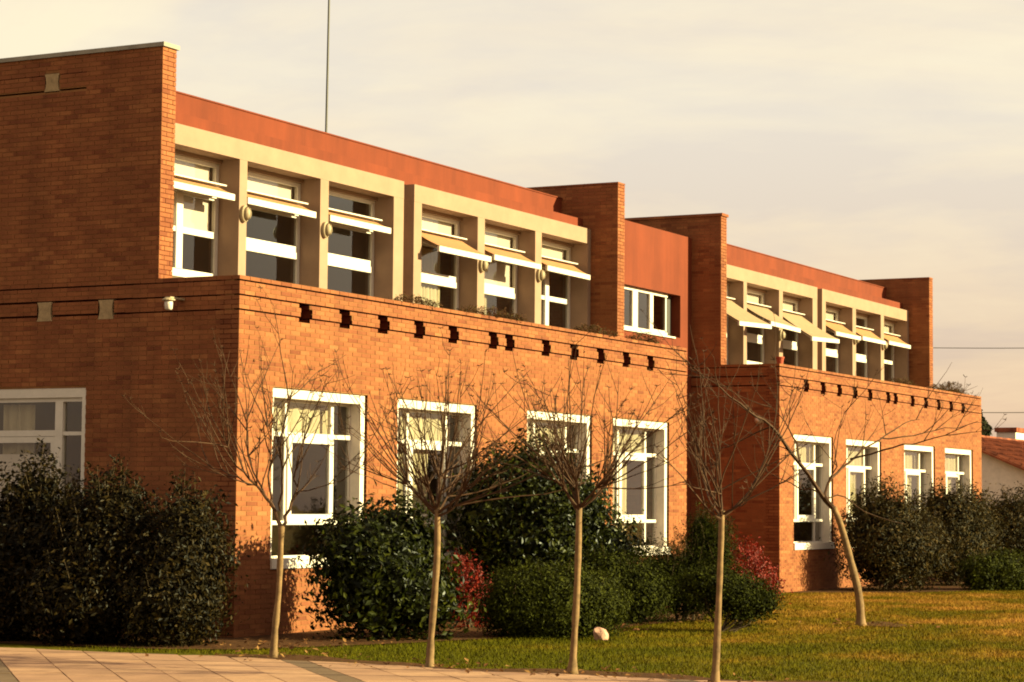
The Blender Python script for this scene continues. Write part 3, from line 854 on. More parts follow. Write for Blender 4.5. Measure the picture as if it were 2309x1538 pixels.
for i in solo:
    bx, par, ul, ax = BRICKS[i]
    c = ((bx[0]+bx[1])/2, (bx[2]+bx[3])/2, (bx[4]+bx[5])/2)
    link('brick', um[ax], par, c)
rest = [b[0] for i, b in enumerate(BRICKS) if i not in solo]
bw = link('brickwork', boxes_mesh('brickwork', rest, MB_BRICK), SB)
bw['kind'] = 'stuff'

# ------------------------------------------------------------------ awnings
BAYC = [(0.65, 2.61), (2.80, 4.74), (4.97, 6.90), (7.79, 9.69), (9.94, 11.83), (12.08, 13.97)]
def awning(ox, bay, ext, drop, tilt, label, m, dx=0.0):
    a, c = BAYC[bay]; a += ox+0.06; c += ox-0.10
    yb = 2.07
    t = thing('awning', ((a+c)/2, yb, 6.1), label, 'awning', 'folding arm awnings on the upper windows')
    h = MB(); h.box(a, c, yb-0.10, yb+0.10, 6.165, 6.185); h.box(a, c, yb+0.07, yb+0.10, 6.0, 6.164); h.build('hood', M_WHITE, t)
    r = MB(); r.tube([(a+0.04, yb, 6.075), (c-0.08, yb, 6.075)], 0.045, 12); r.build('canvas_roll', m, t)
    yf = 2.0-ext; zf = 6.0-drop
    bl = np.array([a-0.02+dx, yf, zf-tilt/2]); br = np.array([c+dx, yf, zf+tilt/2])
    b = MB()
    ax_ = (br-bl)/2; ay_ = np.array([0, 0.022, 0]); az_ = np.array([0, 0, 0.045])
    b.obox((bl+br)/2, ax_, ay_, az_); b.build('front_bar', M_WHITE, t)
    if True:
        V = []; F = []; N = 8
        for j in range(N+1):
            s_ = j/N; sag = -0.035*math.sin(math.pi*s_)*min(1, ext)
            for th in (0.0, -0.004):
                L_ = np.array([a+0.04, yb-0.045, 6.135])*(1-s_)+(bl+np.array([0.04, 0, 0.05]))*s_+np.array([0, 0, sag+th])
                R_ = np.array([c-0.08, yb-0.045, 6.135])*(1-s_)+(br+np.array([-0.04, 0, 0.05]))*s_+np.array([0, 0, sag+th])
                V += [L_, R_]
        for j in range(N):
            k = 4*j
            F += [(k, k+4, k+5, k+1), (k+2, k+3, k+7, k+6), (k, k+2, k+6, k+4), (k+1, k+5, k+7, k+3)]
        MB().add(V, F).build('canvas', m, t)
    for s_ in (0.12, 0.88):
        p0 = np.array([a+(c-a)*s_, yb, 6.02]); p1 = bl+(br-bl)*s_+np.array([0, 0.02, -0.01])
        sg = 1 if s_ < 0.5 else -1
        el = (p0+p1)/2+np.array([sg*0.30*max(0.25, 1-ext), 0, -0.01])
        q = MB(); q.tube([p0, el, p1], 0.013, 6); q.build('arm', M_WHITE, t)
AW = [(0, 0, 0.15, 0.0, 0, 'closed awning beside the tall left brick wall, above the window with a white blind', M_AWN),
      (0, 1, 0.15, 0.0, 0, 'closed awning in the second upper bay from the left brick wall', M_AWN),
      (0, 2, 0.17, 0.0, 0, 'closed awning in the third upper bay, just left of the near narrow gap', M_AWN),
      (0, 3, 0.50, 0.19, 0.0, 'half open orange awning just right of the gap in the near cream frame', M_AWN),
      (0, 4, 0.33, 0.10, 0.0, 'slightly open awning in the middle bay of the second near cream frame', M_AWN),
      (0, 5, 0.26, 0.08, -0.01, 'slightly open awning next to the dark pier at the right of the near wing', M_AWN),
      (1, 0, 0.86, 0.48, 0.06, 'wide open pale awning leftmost on the far wing', M_AWN2),
      (1, 1, 0.72, 0.36, -0.03, 'wide open pale awning second from left on the far wing', M_AWN2),
      (1, 2, 0.86, 0.50, 0.06, 'wide open pale awning just left of the gap in the far cream frame', M_AWN2),
      (1, 3, 0.42, 0.20, 0.0, 'half open orange awning just right of the gap in the far cream frame', M_AWN),
      (1, 4, 0.32, 0.16, 0.0, 'slightly open awning second from the right on the far wing', M_AWN),
      (1, 5, 0.28, 0.12, 0.0, 'slightly open awning rightmost on the far wing', M_AWN)]
for b_, bay, ext, drop, tilt, lab, m in AW:
    awning(b_*OFF, bay, ext, drop, tilt, lab, m, dx=(-0.05 if ext > 0.4 else 0))

# ------------------------------------------------------------------ lamps
def wall_lamp(x, z, label, y=1.822):
    t = thing('wall_lamp', (x, y, z), label, 'lamp', 'oval lamps on the cream pillars')
    MB().lathe((x, y, z), [(0.105, 0.0), (0.105, -0.05), (0.09, -0.062)], 20, axis=(0, 1, 0), sx=0.85, sy=1.15).build('housing', M_LAMPG, t, smooth=False)
    MB().lathe((x, y, z), [(0.085, -0.063), (0.075, -0.10), (0.045, -0.125), (0.01, -0.135)], 20, axis=(0, 1, 0), sx=0.82, sy=1.12).build('cover', M_LAMPG, t, smooth=True)
    q = MB()
    q.tube([(x, y-0.062, z-0.10), (x, y-0.12, z-0.07), (x, y-0.142, z), (x, y-0.12, z+0.07), (x, y-0.062, z+0.10)], 0.007, 5); q.build('guard', M_LAMPG, t)
for x, z, lab in [(2.705, 5.79, 'oval wall lamp on first cream pillar from the left brick wall'), (4.855, 5.80, 'oval wall lamp on second cream pillar from the left brick wall'),
                  (9.815, 5.75, 'oval wall lamp under the half open awning of the near wing'), (11.955, 5.78, 'oval wall lamp on the last free cream pillar of the near wing'),
                  (OFF+4.78, 5.55, 'oval wall lamp under the wide open awnings of the far wing'), (OFF+9.815, 5.80, 'oval wall lamp on the second pillar right of the far gap'),
                  (OFF+11.955, 5.80, 'oval wall lamp on the rightmost free pillar of the far wing')]:
    wall_lamp(x, z, lab)
t = thing('side_lamp', (0, 0.89, 4.25), 'small white lamp on the shaded side wall near the corner', 'lamp')
MB().box(-0.31, 0.006, 0.85, 0.93, 4.30, 4.325).build('bracket', M_LAMPG, t)
MB().lathe((-0.29, 0.89, 4.31), [(0.055, 0.0), (0.085, -0.02), (0.085, -0.035), (0.05, -0.04)], 14).build('cap', M_LAMPG, t)
MB().lathe((-0.29, 0.89, 4.268), [(0.05, 0.0), (0.055, -0.03), (0.05, -0.10), (0.03, -0.115)], 14).build('globe', M_WHITE, t, smooth=True)
t = thing('round_lamp', (OFF, 0.44, 3.47), 'small round lamp on the dark side wall of the far wing', 'lamp')
MB().lathe((OFF+0.004, 0.44, 3.47), [(0.085, 0), (0.085, 0.05), (0.07, 0.06)], 16, axis=(-1, 0, 0)).build('housing', M_LAMPG, t)
MB().lathe((OFF-0.057, 0.44, 3.47), [(0.05, 0), (0.045, 0.03), (0.02, 0.045)], 16, axis=(-1, 0, 0)).build('cover', M_WHITE, t, smooth=True)

# mast on the roof
t = thing('antenna_mast', (8.3, 4.0, 7.0), 'thin dark antenna mast rising from the near roof into the sky', 'mast')
MB().tube([(8.3, 4.0, 7.0), (8.33, 4.0, 9.0), (8.38, 4.0, 13.0)], [0.022, 0.02, 0.016], 8).build('pole', M_DARKM, t)
MB().box(8.2, 8.4, 3.9, 4.1, 7.0, 7.03).build('base_plate', M_DARKM, t)

# ------------------------------------------------------------------ vegetation
def leaves(points, normals, size, m, name, parent, rngl, aspect=0.45, fold=0.25, kind=None):
    n = len(points)
    nrm = normals+rngl.normal(0, 0.45, (n, 3)); nrm /= np.linalg.norm(nrm, axis=1, keepdims=True)+1e-9
    a = rngl.normal(0, 1, (n, 3)); t1 = np.cross(nrm, a); t1 /= np.linalg.norm(t1, axis=1, keepdims=True)+1e-9
    t2 = np.cross(nrm, t1)
    L = (size*rngl.uniform(0.5, 1.45, n))[:, None]
    V = np.zeros((n, 4, 3))
    V[:, 0] = points-t1*L*0.5
    V[:, 1] = points+t2*L*aspect*0.5+nrm*L*fold*0.3
    V[:, 2] = points+t1*L*0.5
    V[:, 3] = points-t2*L*aspect*0.5+nrm*L*fold*0.3
    F = np.arange(4*n).reshape(n, 4)
    me = fast_mesh(name, V.reshape(-1, 3)-WO[parent], F, m)
    o = link(name, me, parent)
    if kind: o['kind'] = kind
    return o

def shrub(name, base, lobes, label, m, size=0.05, nleaf=6000, sprig=40, group=None, seed=1, cat='shrub', flat=0.0, sprig_len=0.22, core=True, leafaspect=0.45, tight=0.1, stems=7):
    """lobes: (dx, dy, dz, rx, ry, rz) relative to the base"""
    rl = np.random.default_rng(seed)
    base = np.array([base[0], base[1], 0.0])
    t = thing(name, tuple(base), label, cat, group)
    lob = np.array(lobes, float)
    wgt = lob[:, 3]*lob[:, 5]; wgt = wgt/wgt.sum()
    P = []; N = []
    ncl = max(20, nleaf//14)
    idx = rl.choice(len(lob), ncl, p=wgt)
    d = rl.normal(0, 1, (ncl, 3)); d /= np.linalg.norm(d, axis=1, keepdims=True)
    rr = 1-np.abs(rl.normal(0, tight, ncl))-0.02*rl.uniform(0, 1, ncl)
    # lumpy outline: push clusters in and out with a few sine lobes
    ph = rl.uniform(0, 6.28, 6)
    lump = 0.07*np.sin(5*d[:, 0]+ph[0])*np.sin(6*d[:, 1]+ph[1])+0.06*np.sin(9*d[:, 2]+7*d[:, 0]+ph[2])
    rr = rr+lump
    C = base+lob[idx, :3]+d*lob[idx, 3:]*rr[:, None]
    # drop clusters that lie well inside another lobe
    keep_ = np.ones(ncl, bool)
    for j in range(len(lob)):
        q = (C-base-lob[j, :3])/lob[j, 3:]
        keep_ &= ~((np.linalg.norm(q, axis=1) < 0.72) & (idx != j))
    keep_ &= C[:, 2] > 0.03
    C = C[keep_]; d = d[keep_]
    per = max(6, int(nleaf/len(C)))
    csz = size*1.5
    P = (C[:, None]+rl.normal(0, csz, (len(C), per, 3))).reshape(-1, 3); N = np.repeat(d, per, 0)
    # upright sprigs breaking the outline
    sp = []; sn = []
    st = MB()
    top = np.argsort(-(d[:, 2]+rl.normal(0, 0.35, len(d))))[:sprig]
    for i in top:
        dirn = d[i]*0.5+np.array([0, 0, 0.8])+rl.normal(0, 0.25, 3); dirn /= np.linalg.norm(dirn)
        ln = sprig_len*rl.uniform(0.4, 1.2)
        k = int(ln/size*4)+3
        s_ = rl.uniform(0, 1, k)
        sp.append(C[i]+dirn*ln*s_[:, None]+rl.normal(0, size*0.45, (k, 3))); sn.append(np.repeat(dirn[None], k, 0)+rl.normal(0, 0.6, (k, 3)))
        st.tube([C[i]-dirn*0.1, C[i]+dirn*ln], [0.004, 0.0015], 3, cap=False)
    if sp:
        P = np.vstack([P]+sp); N = np.vstack([N]+sn)
    if core:          # inner foliage that closes the view through the shrub
        nc = int(nleaf*0.5)
        ii = rl.choice(len(lob), nc, p=wgt)
        dd = rl.normal(0, 1, (nc, 3)); dd /= np.linalg.norm(dd, axis=1, keepdims=True)
        Q = base+lob[ii, :3]+dd*lob[ii, 3:]*rl.uniform(0.30, 0.78, nc)[:, None]
        ok = Q[:, 2] > 0.02
        P = np.vstack([P, Q[ok]]); N = np.vstack([N, dd[ok]])
        szs = np.concatenate([np.full(len(P)-int(ok.sum()), size), np.full(int(ok.sum()), size*2.6)])
    else:
        szs = size
    P[:, 2] = np.maximum(P[:, 2], 0.03)
    leaves(P, N, szs, m, 'foliage', t, rl, aspect=leafaspect)
    for i in range(stems):
        j = rl.integers(len(lob)); tip = base+lob[j, :3]+rl.normal(0, 0.3, 3)*lob[j, 3:]
        b0 = base+np.array([rl.normal(0, 0.06), rl.normal(0, 0.06), -0.02])
        st.tube([b0, (b0+tip)/2+rl.normal(0, 0.05, 3), tip], [0.022, 0.015, 0.006], 5)
    st.build('stems', M_STEM, t, kind='stuff')
    return t

HG = 'evergreen shrubs along the shaded side wall'
shrub('hedge_shrub', (-1.70, 3.3), [(0, 0, 0.8, 0.9, 0.9, 0.95), (0.1, 0.3, 1.45, 0.6, 0.7, 0.5), (-0.3, -0.4, 0.5, 0.8, 0.7, 0.6)], 'dark evergreen shrub under the side wall window, at the left edge', M_HEDGE, 0.066, 12000, 70, HG, 11, sprig_len=0.3)
shrub('hedge_shrub', (-1.68, 1.95), [(0, 0, 0.85, 0.85, 0.85, 0.95), (0.05, -0.05, 1.55, 0.45, 0.55, 0.62), (-0.35, 0.3, 0.5, 0.75, 0.7, 0.6)], 'tallest dark evergreen shrub, right below the corner of the side wall window', M_HEDGE, 0.064, 13000, 80, HG, 12, sprig_len=0.32)
shrub('hedge_shrub', (-1.60, 0.72), [(0, 0, 0.85, 0.8, 0.75, 0.95), (0.05, 0.0, 1.45, 0.5, 0.55, 0.55), (-0.4, 0.1, 0.5, 0.7, 0.7, 0.6)], 'dark evergreen shrub right of the side wall window', M_HEDGE, 0.064, 13000, 80, HG, 13, sprig_len=0.3)
shrub('hedge_shrub', (-1.45, -0.30), [(0, 0, 0.75, 0.62, 0.48, 0.85), (0.05, 0.05, 1.32, 0.42, 0.36, 0.55), (-0.3, 0.05, 0.45, 0.6, 0.5, 0.5)], 'dark evergreen shrub at the shaded wall corner, with glinting leaves', M_HEDGE, 0.062, 11000, 60, HG, 14, sprig_len=0.25)

shrub('laurel_shrub', (0.95, -1.55), [(0, 0, 0.72, 0.80, 0.80, 0.78), (0.25, -0.1, 1.15, 0.55, 0.6, 0.58), (-0.25, 0.15, 1.05, 0.5, 0.5, 0.5), (0.35, -0.45, 0.5, 0.55, 0.5, 0.5)], 'glossy green laurel shrub between the first two bare trees', M_LAUREL, 0.085, 9000, 40, None, 21, sprig_len=0.2, leafaspect=0.5)
shrub('laurel_tree', (6.35, -0.95), [(0, 0, 1.0, 1.05, 0.95, 1.05), (-0.1, 0.0, 1.85, 0.85, 0.8, 0.75), (0.55, -0.35, 1.45, 0.75, 0.7, 0.75), (-0.6, 0.3, 1.5, 0.6, 0.6, 0.75), (0.9, -0.7, 0.9, 0.6, 0.6, 0.7)], 'large dark laurel bush reaching halfway up the third window', M_LAUREL, 0.080, 19000, 90, None, 22, sprig_len=0.3, leafaspect=0.5)
shrub('globe_shrub', (2.72, -3.12), [(0, 0, 0.42, 0.72, 0.72, 0.52), (0.35, -0.42, 0.40, 0.42, 0.42, 0.40), (-0.3, 0.35, 0.4, 0.5, 0.5, 0.46)], 'low rounded green shrub behind the third bare tree, a rock at its foot', M_GLOBE, 0.046, 20000, 20, None, 23, sprig_len=0.08, tight=0.06)
shrub('dark_shrub', (6.4, -2.5), [(0, 0, 0.42, 0.6, 0.6, 0.55), (-0.35, 0.3, 0.55, 0.5, 0.5, 0.5)], 'dark low shrub under the fourth ground floor window', M_CONIF, 0.05, 10000, 30, None, 24, sprig_len=0.15)
shrub('conifer_shrub', (7.5, -2.95), [(0, 0, 0.55, 0.68, 0.68, 0.62), (0.25, -0.28, 0.95, 0.42, 0.42, 0.50), (0.15, -0.2, 1.30, 0.22, 0.22, 0.34), (-0.45, 0.3, 0.6, 0.5, 0.5, 0.45)], 'feathery green conifer bush left of the fourth bare tree', M_CONIF, 0.055, 15000, 120, None, 25, sprig_len=0.28, leafaspect=0.2)
shrub('topiary_bush', (5.2, -4.5), [(0.1, -0.05, 0.52, 0.42, 0.42, 0.30), (0.35, -0.4, 0.42, 0.25, 0.25, 0.20), (-0.1, 0.2, 0.66, 0.36, 0.36, 0.22), (0.22, -0.22, 0.26, 0.2, 0.2, 0.12)], 'small dark bush on a short woody stem right of the fourth bare tree', M_CONIF, 0.045, 9000, 15, None, 26, sprig_len=0.08, core=True, stems=10)
shrub('red_shrub', (3.9, -1.2), [(0, 0, 0.40, 0.34, 0.34, 0.36), (-0.05, 0.05, 0.66, 0.25, 0.25, 0.26)], 'red leaved shrub beside the glossy laurel', M_RED, 0.055, 1900, 25, 'red leaved shrubs', 27, sprig_len=0.2, core=False)
shrub('red_shrub', (12.6, -1.65), [(0, 0, 0.55, 0.42, 0.42, 0.40), (0.1, -0.1, 0.86, 0.32, 0.32, 0.28), (0.25, -0.35, 0.4, 0.35, 0.35, 0.32)], 'bright red leaved shrub against the dark gap between the wings', M_RED, 0.06, 2600, 30, 'red leaved shrubs', 28, sprig_len=0.2, core=False)
RG = 'brownish green shrubs under the far windows'
shrub('border_shrub', (21.9, -1.25), [(0, 0, 0.9, 1.1, 1.0, 0.95), (0.1, 0, 1.5, 0.75, 0.7, 0.55), (0.5, -0.4, 0.8, 0.8, 0.8, 0.8)], 'brownish green shrub right behind the leaning tree', M_BROWN, 0.08, 12000, 110, RG, 31, sprig_len=0.38, leafaspect=0.35)
shrub('border_shrub', (26.2, -1.35), [(0, 0, 0.9, 1.15, 1.0, 1.0), (-0.2, 0, 1.6, 0.8, 0.7, 0.55), (0.6, -0.3, 1.3, 0.7, 0.7, 0.65)], 'tall brownish shrub covering the third far window', M_BROWN, 0.08, 12000, 110, RG, 32, sprig_len=0.4, leafaspect=0.35)
shrub('border_shrub', (29.6, -1.9), [(0, 0, 0.9, 1.2, 1.1, 1.0), (0, 0, 1.5, 0.9, 0.8, 0.6), (0.7, -0.5, 1.2, 0.8, 0.8, 0.7)], 'dark brownish shrub under the rightmost far window', M_BROWN, 0.08, 11000, 90, RG, 33, sprig_len=0.35, leafaspect=0.35)
shrub('border_shrub', (32.5, -3.3), [(0, 0, 1.0, 1.3, 1.2, 1.1), (0.2, 0, 1.75, 0.9, 0.9, 0.6)], 'tall brown shrub at the right edge, in front of the far white house', M_BROWN, 0.08, 11000, 110, RG, 34, sprig_len=0.4, leafaspect=0.35)
shrub('low_green_shrub', (24.0, -3.15), [(0, 0, 0.36, 0.62, 0.55, 0.42), (0.45, -0.35, 0.34, 0.45, 0.45, 0.38), (-0.4, 0.3, 0.3, 0.5, 0.5, 0.4)], 'low pale green shrub at the right end of the border', M_GLOBE, 0.06, 8000, 30, None, 35, sprig_len=0.12)

# bare young trees
def bez(p0, d0, ln, bend, n, rl, wob=0.03):
    pts = [np.array(p0, float)]; d = np.array(d0, float)
    for i in range(n):
        d = d+bend/n+rl.normal(0, wob, 3); d /= np.linalg.norm(d)
        pts.append(pts[-1]+d*ln/n)
    return pts, d
def seed_tuft(tb, p, rl, k=5):
    for _ in range(k):
        d = rl.normal(0, 1, 3); d[2] = abs(d[2])*0.6+0.1; d /= np.linalg.norm(d)
        tb.tube([p, p+d*rl.uniform(0.02, 0.06)], [0.0042, 0.0022], 3, cap=False)
def bare_tree(px_pts, base, label, seed, rbase=0.046, nlimb=8, crown=1.0, limbs_px=None, name='bare_tree', whip=(0.8, 1.5), dens=4):
    rl = np.random.default_rng(seed)
    dep = depth_of((base[0], base[1], 0.0))
    t = thing(name, (base[0], base[1], 0.0), label, 'tree', 'bare young trees')
    P = [np.array([base[0], base[1], -0.03])]+[at(x, y, dep) for x, y in px_pts[1:]]
    # smooth the trunk line
    Q = []
    for i in range(len(P)-1):
        for s_ in np.linspace(0, 1, 5)[:-1]:
            a = P[max(i-1, 0)]; b = P[i]; c = P[i+1]; d = P[min(i+2, len(P)-1)]
            Q.append(0.5*((2*b)+(-a+c)*s_+(2*a-5*b+4*c-d)*s_**2+(-a+3*b-3*c+d)*s_**3))
    Q.append(P[-1])
    nQ = len(Q)
    rad = [rbase*(1.35-0.35*min(1, i/2))*(1-0.30*i/nQ)*(1+0.09*rl.normal()) for i in range(nQ)]
    rad[-1] *= 1.15; rad[0] *= 1.45; rad[1] *= 1.12
    MB().tube(Q, rad, 12).build('trunk', M_BARK, t, smooth=True)
    cb = MB(); top = Q[-1]
    def whips(p, d, n, rr):
        for _ in range(n):
            dd = d+rl.normal(0, 0.42, 3); dd[2] = max(dd[2], 0.10); dd /= np.linalg.norm(dd)
            ln = rl.uniform(*whip)*crown
            pts, de = bez(p, dd, ln, np.array([0, 0, rl.uniform(0.0, 0.45)]), 6, rl, 0.07)
            cb.tube(pts, np.linspace(rr*1.05, 0.0024, 7), 5, cap=False)
            for k in range(rl.integers(2, 5)):
                i = rl.integers(2, 6); s_ = rl.uniform(0, 1)
                q = pts[i]*(1-s_)+pts[min(i+1, 6)]*s_
                sd_ = de+rl.normal(0, 0.55, 3); sd_[2] = abs(sd_[2])*0.9+0.1; sd_ /= np.linalg.norm(sd_)
                tp, _e = bez(q, sd_, rl.uniform(0.15, 0.5)*crown, np.array([0, 0, 0.4]), 4, rl, 0.07)
                cb.tube(tp, np.linspace(0.0040, 0.0018, 5), 4, cap=False)
                if rl.uniform() < 0.5: seed_tuft(cb, tp[-1], rl)
            if rl.uniform() < 0.55: seed_tuft(cb, pts[-1], rl)
    if limbs_px is None:
        for i in range(nlimb):
            az = 2*math.pi*(i+rl.uniform(-0.3, 0.3))/nlimb; th = rl.uniform(0.45, 1.3) if i else 0.1
            d = np.array([math.sin(th)*math.cos(az), math.sin(th)*math.sin(az), math.cos(th)])
            st0 = top-np.array([0, 0, rl.uniform(0, 0.10)])
            pts, de = bez(st0, d, rl.uniform(0.22, 0.5)*crown, np.array([0, 0, 0.35]), 4, rl, 0.06)
            cb.tube(pts, np.linspace(rbase*0.42, 0.0095, 5), 6, cap=False)
            whips(pts[-1], de, dens+rl.integers(0, 2), 0.0085)
            whips(pts[2], de, 1, 0.007)
    else:
        for L_, r0, nw in limbs_px:
            pts = [at(x, y, dep+dd) for x, y, dd in L_]
            S = []
            for i in range(len(pts)-1):
                for s_ in (0, 0.33, 0.66):
                    a = pts[max(i-1, 0)]; b = pts[i]; c = pts[i+1]; d = pts[min(i+2, len(pts)-1)]
                    S.append(0.5*((2*b)+(-a+c)*s_+(2*a-5*b+4*c-d)*s_**2+(-a+3*b-3*c+d)*s_**3)+rl.normal(0, 0.012, 3))
            S.append(pts[-1])
            cb.tube(S, np.linspace(r0, 0.004, len(S)), 6, cap=False)
            for _ in range(nw):
                i = rl.integers(len(S)//3, len(S)); i = min(i, len(S)-1)
                d = S[i]-S[max(i-1, 0)]; d /= np.linalg.norm(d)
                whips(S[i], d*0.6+np.array([0, 0, 0.5]), 1, min(0.008, r0*0.6))
    cb.build('crown', M_TWIG, t)
    return t
bare_tree([(616, 1485), (620, 1420), (628, 1340), (632, 1260), (635, 1185)], (-2.83, -2.47), 'leftmost bare young tree with a low forked trunk, near the building corner', 41, 0.040,
          limbs_px=[([(635, 1188, 0), (612, 1140, 0), (575, 1095, -0.1), (535, 1052, -0.15), (505, 990, -0.2)], 0.024, 15), ([(635, 1188, 0), (650, 1150, 0), (665, 1115, 0.1), (668, 1060, 0.2), (690, 980, 0.3)], 0.022, 9),
                    ([(575, 1095, -0.1), (520, 1070, 0.2), (470, 1050, 0.4)], 0.011, 6), ([(612, 1140, 0), (606, 1080, 0.15), (612, 1020, 0.3), (600, 940, 0.4)], 0.016, 9), ([(630, 1150, 0), (640, 1085, -0.2), (632, 1010, -0.4), (650, 900, -0.5)], 0.014, 9),
                    ([(665, 1115, 0.1), (720, 1100, 0.0), (790, 1070, 0)], 0.009, 4), ([(598, 1120, 0), (560, 1030, 0.3), (555, 950, 0.5)], 0.013, 8)], whip=(0.6, 1.25))
bare_tree([(968, 1506), (972, 1440), (980, 1340), (986, 1240), (986, 1145)], (-3.11, -4.6), 'second bare young tree from the left, dense fan of shoots before a window', 42, 0.041, nlimb=10, dens=6, whip=(0.6, 1.55))
bare_tree([(1290, 1523), (1296, 1420), (1302, 1300), (1306, 1145)], (-3.22, -6.31), 'middle bare young tree, straight trunk in front of the globe shrub', 43, 0.040, nlimb=9, dens=6, whip=(0.55, 1.5))
bare_tree([(1612, 1545), (1617, 1440), (1623, 1300), (1628, 1150)], (-3.58, -8.01), 'bare young tree in front of the dark gap between the two wings', 44, 0.036, nlimb=7, dens=3, whip=(0.6, 1.45))
bare_tree([(1941, 1412), (1937, 1345), (1918, 1265), (1896, 1185), (1880, 1145)], (7.89, -5.54), 'leaning bare tree with a curved trunk standing on the open lawn', 45, 0.062,
          limbs_px=[([(1882, 1150, 0), (1850, 1110, 0), (1800, 1040, -0.3), (1740, 960, -0.6), (1690, 930, -0.8), (1620, 870, -1.0), (1545, 810, -1.2)], 0.040, 8),
                    ([(1880, 1145, 0), (1862, 1122, 0), (1868, 1092, 0.2), (1900, 1055, 0.4), (1945, 1015, 0.6), (2000, 980, 0.9), (2040, 952, 1.2), (2075, 946, 1.4)], 0.030, 6),
                    ([(1920, 1037, 0.5), (1990, 1015, 0.2), (2060, 998, 0), (2130, 980, -0.3), (2205, 950, -0.6)], 0.016, 3),
                    ([(1985, 990, 0.8), (2060, 982, 1.0), (2130, 968, 1.2), (2215, 952, 1.4)], 0.013, 2),
                    ([(1800, 1040, -0.3), (1790, 985, -0.1), (1768, 950, 0.1), (1730, 905, 0.3)], 0.018, 4),
                    ([(1850, 1110, 0), (1815, 1103, 0.3), (1780, 1090, 0.5), (1705, 1055, 0.7)], 0.014, 3),
                    ([(1862, 1122, 0), (1905, 1120, 0.1), (1950, 1155, 0.2), (2040, 1182, 0.3)], 0.012, 0),
                    ([(1740, 960, -0.6), (1690, 985, -0.4), (1620, 1010, -0.2), (1560, 1000, 0)], 0.013, 3),
                    ([(1868, 1092, 0.2), (1885, 1050, 0.5), (1880, 1000, 0.7), (1905, 930, 0.9)], 0.012, 3)], whip=(0.5, 1.1))

# fallen leaves on the beds and round the trunks
rl = np.random.default_rng(91)
fx_ = np.concatenate([rl.normal(bx_, 0.45, 60) for bx_ in (-2.83, -3.11, -3.22, -3.4)]+[rl.uniform(-2.0, 3.2, 260), rl.uniform(3.0, 10.0, 160), rl.normal(8.1, 0.7, 60)])
fy_ = np.concatenate([rl.normal(by_, 0.55, 60) for by_ in (-2.47, -4.6, -6.31, -8.0)]+[rl.uniform(-2.4, -0.5, 260), rl.uniform(-3.6, -2.2, 160), rl.normal(-5.6, 0.5, 60)])
FL = thing('fallen_leaves', (0, -2, 0.02), 'brown fallen leaves scattered on the soil under the trees and shrubs', 'leaves')
FL['kind'] = 'stuff'
lo_ = leaves(np.stack([fx_, fy_, rl.uniform(0.03, 0.045, len(fx_))], 1), np.tile(np.array([[0, 0, 1.6]]), (len(fx_), 1)), 0.065, leaf_mat('dead_leaf', [(0.07, 0.025, 0.010), (0.15, 0.060, 0.020), (0.22, 0.11, 0.035)], 0.8, 0.1, 0.2), 'leaf_litter', FL, rl, aspect=0.6, kind='stuff')

# plants on the terrace parapet
def creeper(x0, x1, label, seed, h=0.12, y=0.06, m=None, n=500):
    n = n*2
    rl = np.random.default_rng(seed)
    t = thing('terrace_plant', ((x0+x1)/2, y, ZTOP), label, 'plant', 'plants on the parapets')
    C = np.stack([rl.uniform(x0, x1, n//8), rl.normal(y, 0.07, n//8), np.zeros(n//8)], 1)
    env = np.sin((C[:, 0]-x0)/(x1-x0)*math.pi)**0.6
    C[:, 2] = ZTOP+0.012+h*env*rl.uniform(0, 1, n//8)**1.5
    P = (C[:, None]+rl.normal(0, 0.018, (len(C), 8, 3))).reshape(-1, 3)
    P[:, 2] = np.maximum(P[:, 2], ZTOP+0.008)
    leaves(P, np.tile(np.array([[0, -0.3, 1.0]]), (len(P), 1)), 0.038, m or M_CREEP, 'foliage', t, rl)
    st = MB()
    for i in range(6):
        q = C[rl.integers(len(C))]
        st.tube([((x0+x1)/2*0.3+q[0]*0.7, y, ZTOP-0.005), q], [0.005, 0.002], 4)
    st.build('stems', M_STEM, t, kind='stuff')
creeper(4.0, 5.1, 'brown creeper spilling over the near parapet below the third upper bay', 61)
creeper(5.9, 8.0, 'longest brown creeper mat on the near parapet, below the gap in the cream frame', 62, 0.13, n=900)
creeper(9.9, 11.3, 'brown creeper mat on the near parapet below the fifth upper bay', 63, n=600)
creeper(12.0, 13.2, 'greenish creeper on the near parapet beside the dark pier', 64, 0.16, n=600)
creeper(OFF+7.4, OFF+8.8, 'greenish creeper on the far parapet below the gap', 65, 0.12)
creeper(OFF+10.2, OFF+12.6, 'low green creeper along the far parapet near its right pier', 66, 0.14, n=700)
creeper(OFF+12.1, OFF+14.0, 'bushy red brown plant sticking up at the right end of the far parapet', 67, 0.30, y=0.35, n=1500)
t = thing('flower_pot', (OFF+0.42, 0.15, ZTOP), 'small red clay pot standing on the far parapet corner', 'flower pot')
MB().lathe((OFF+0.42, 0.15, ZTOP), [(0.055, 0), (0.08, 0.13), (0.088, 0.13), (0.09, 0.16), (0.075, 0.16), (0.07, 0.12)], 14).build('pot', M_POT, t)
MB().lathe((OFF+0.42, 0.15, ZTOP), [(0.068, 0.115), (0.068, 0.13), (0.01, 0.14)], 12).build('soil', M_SOIL, t)

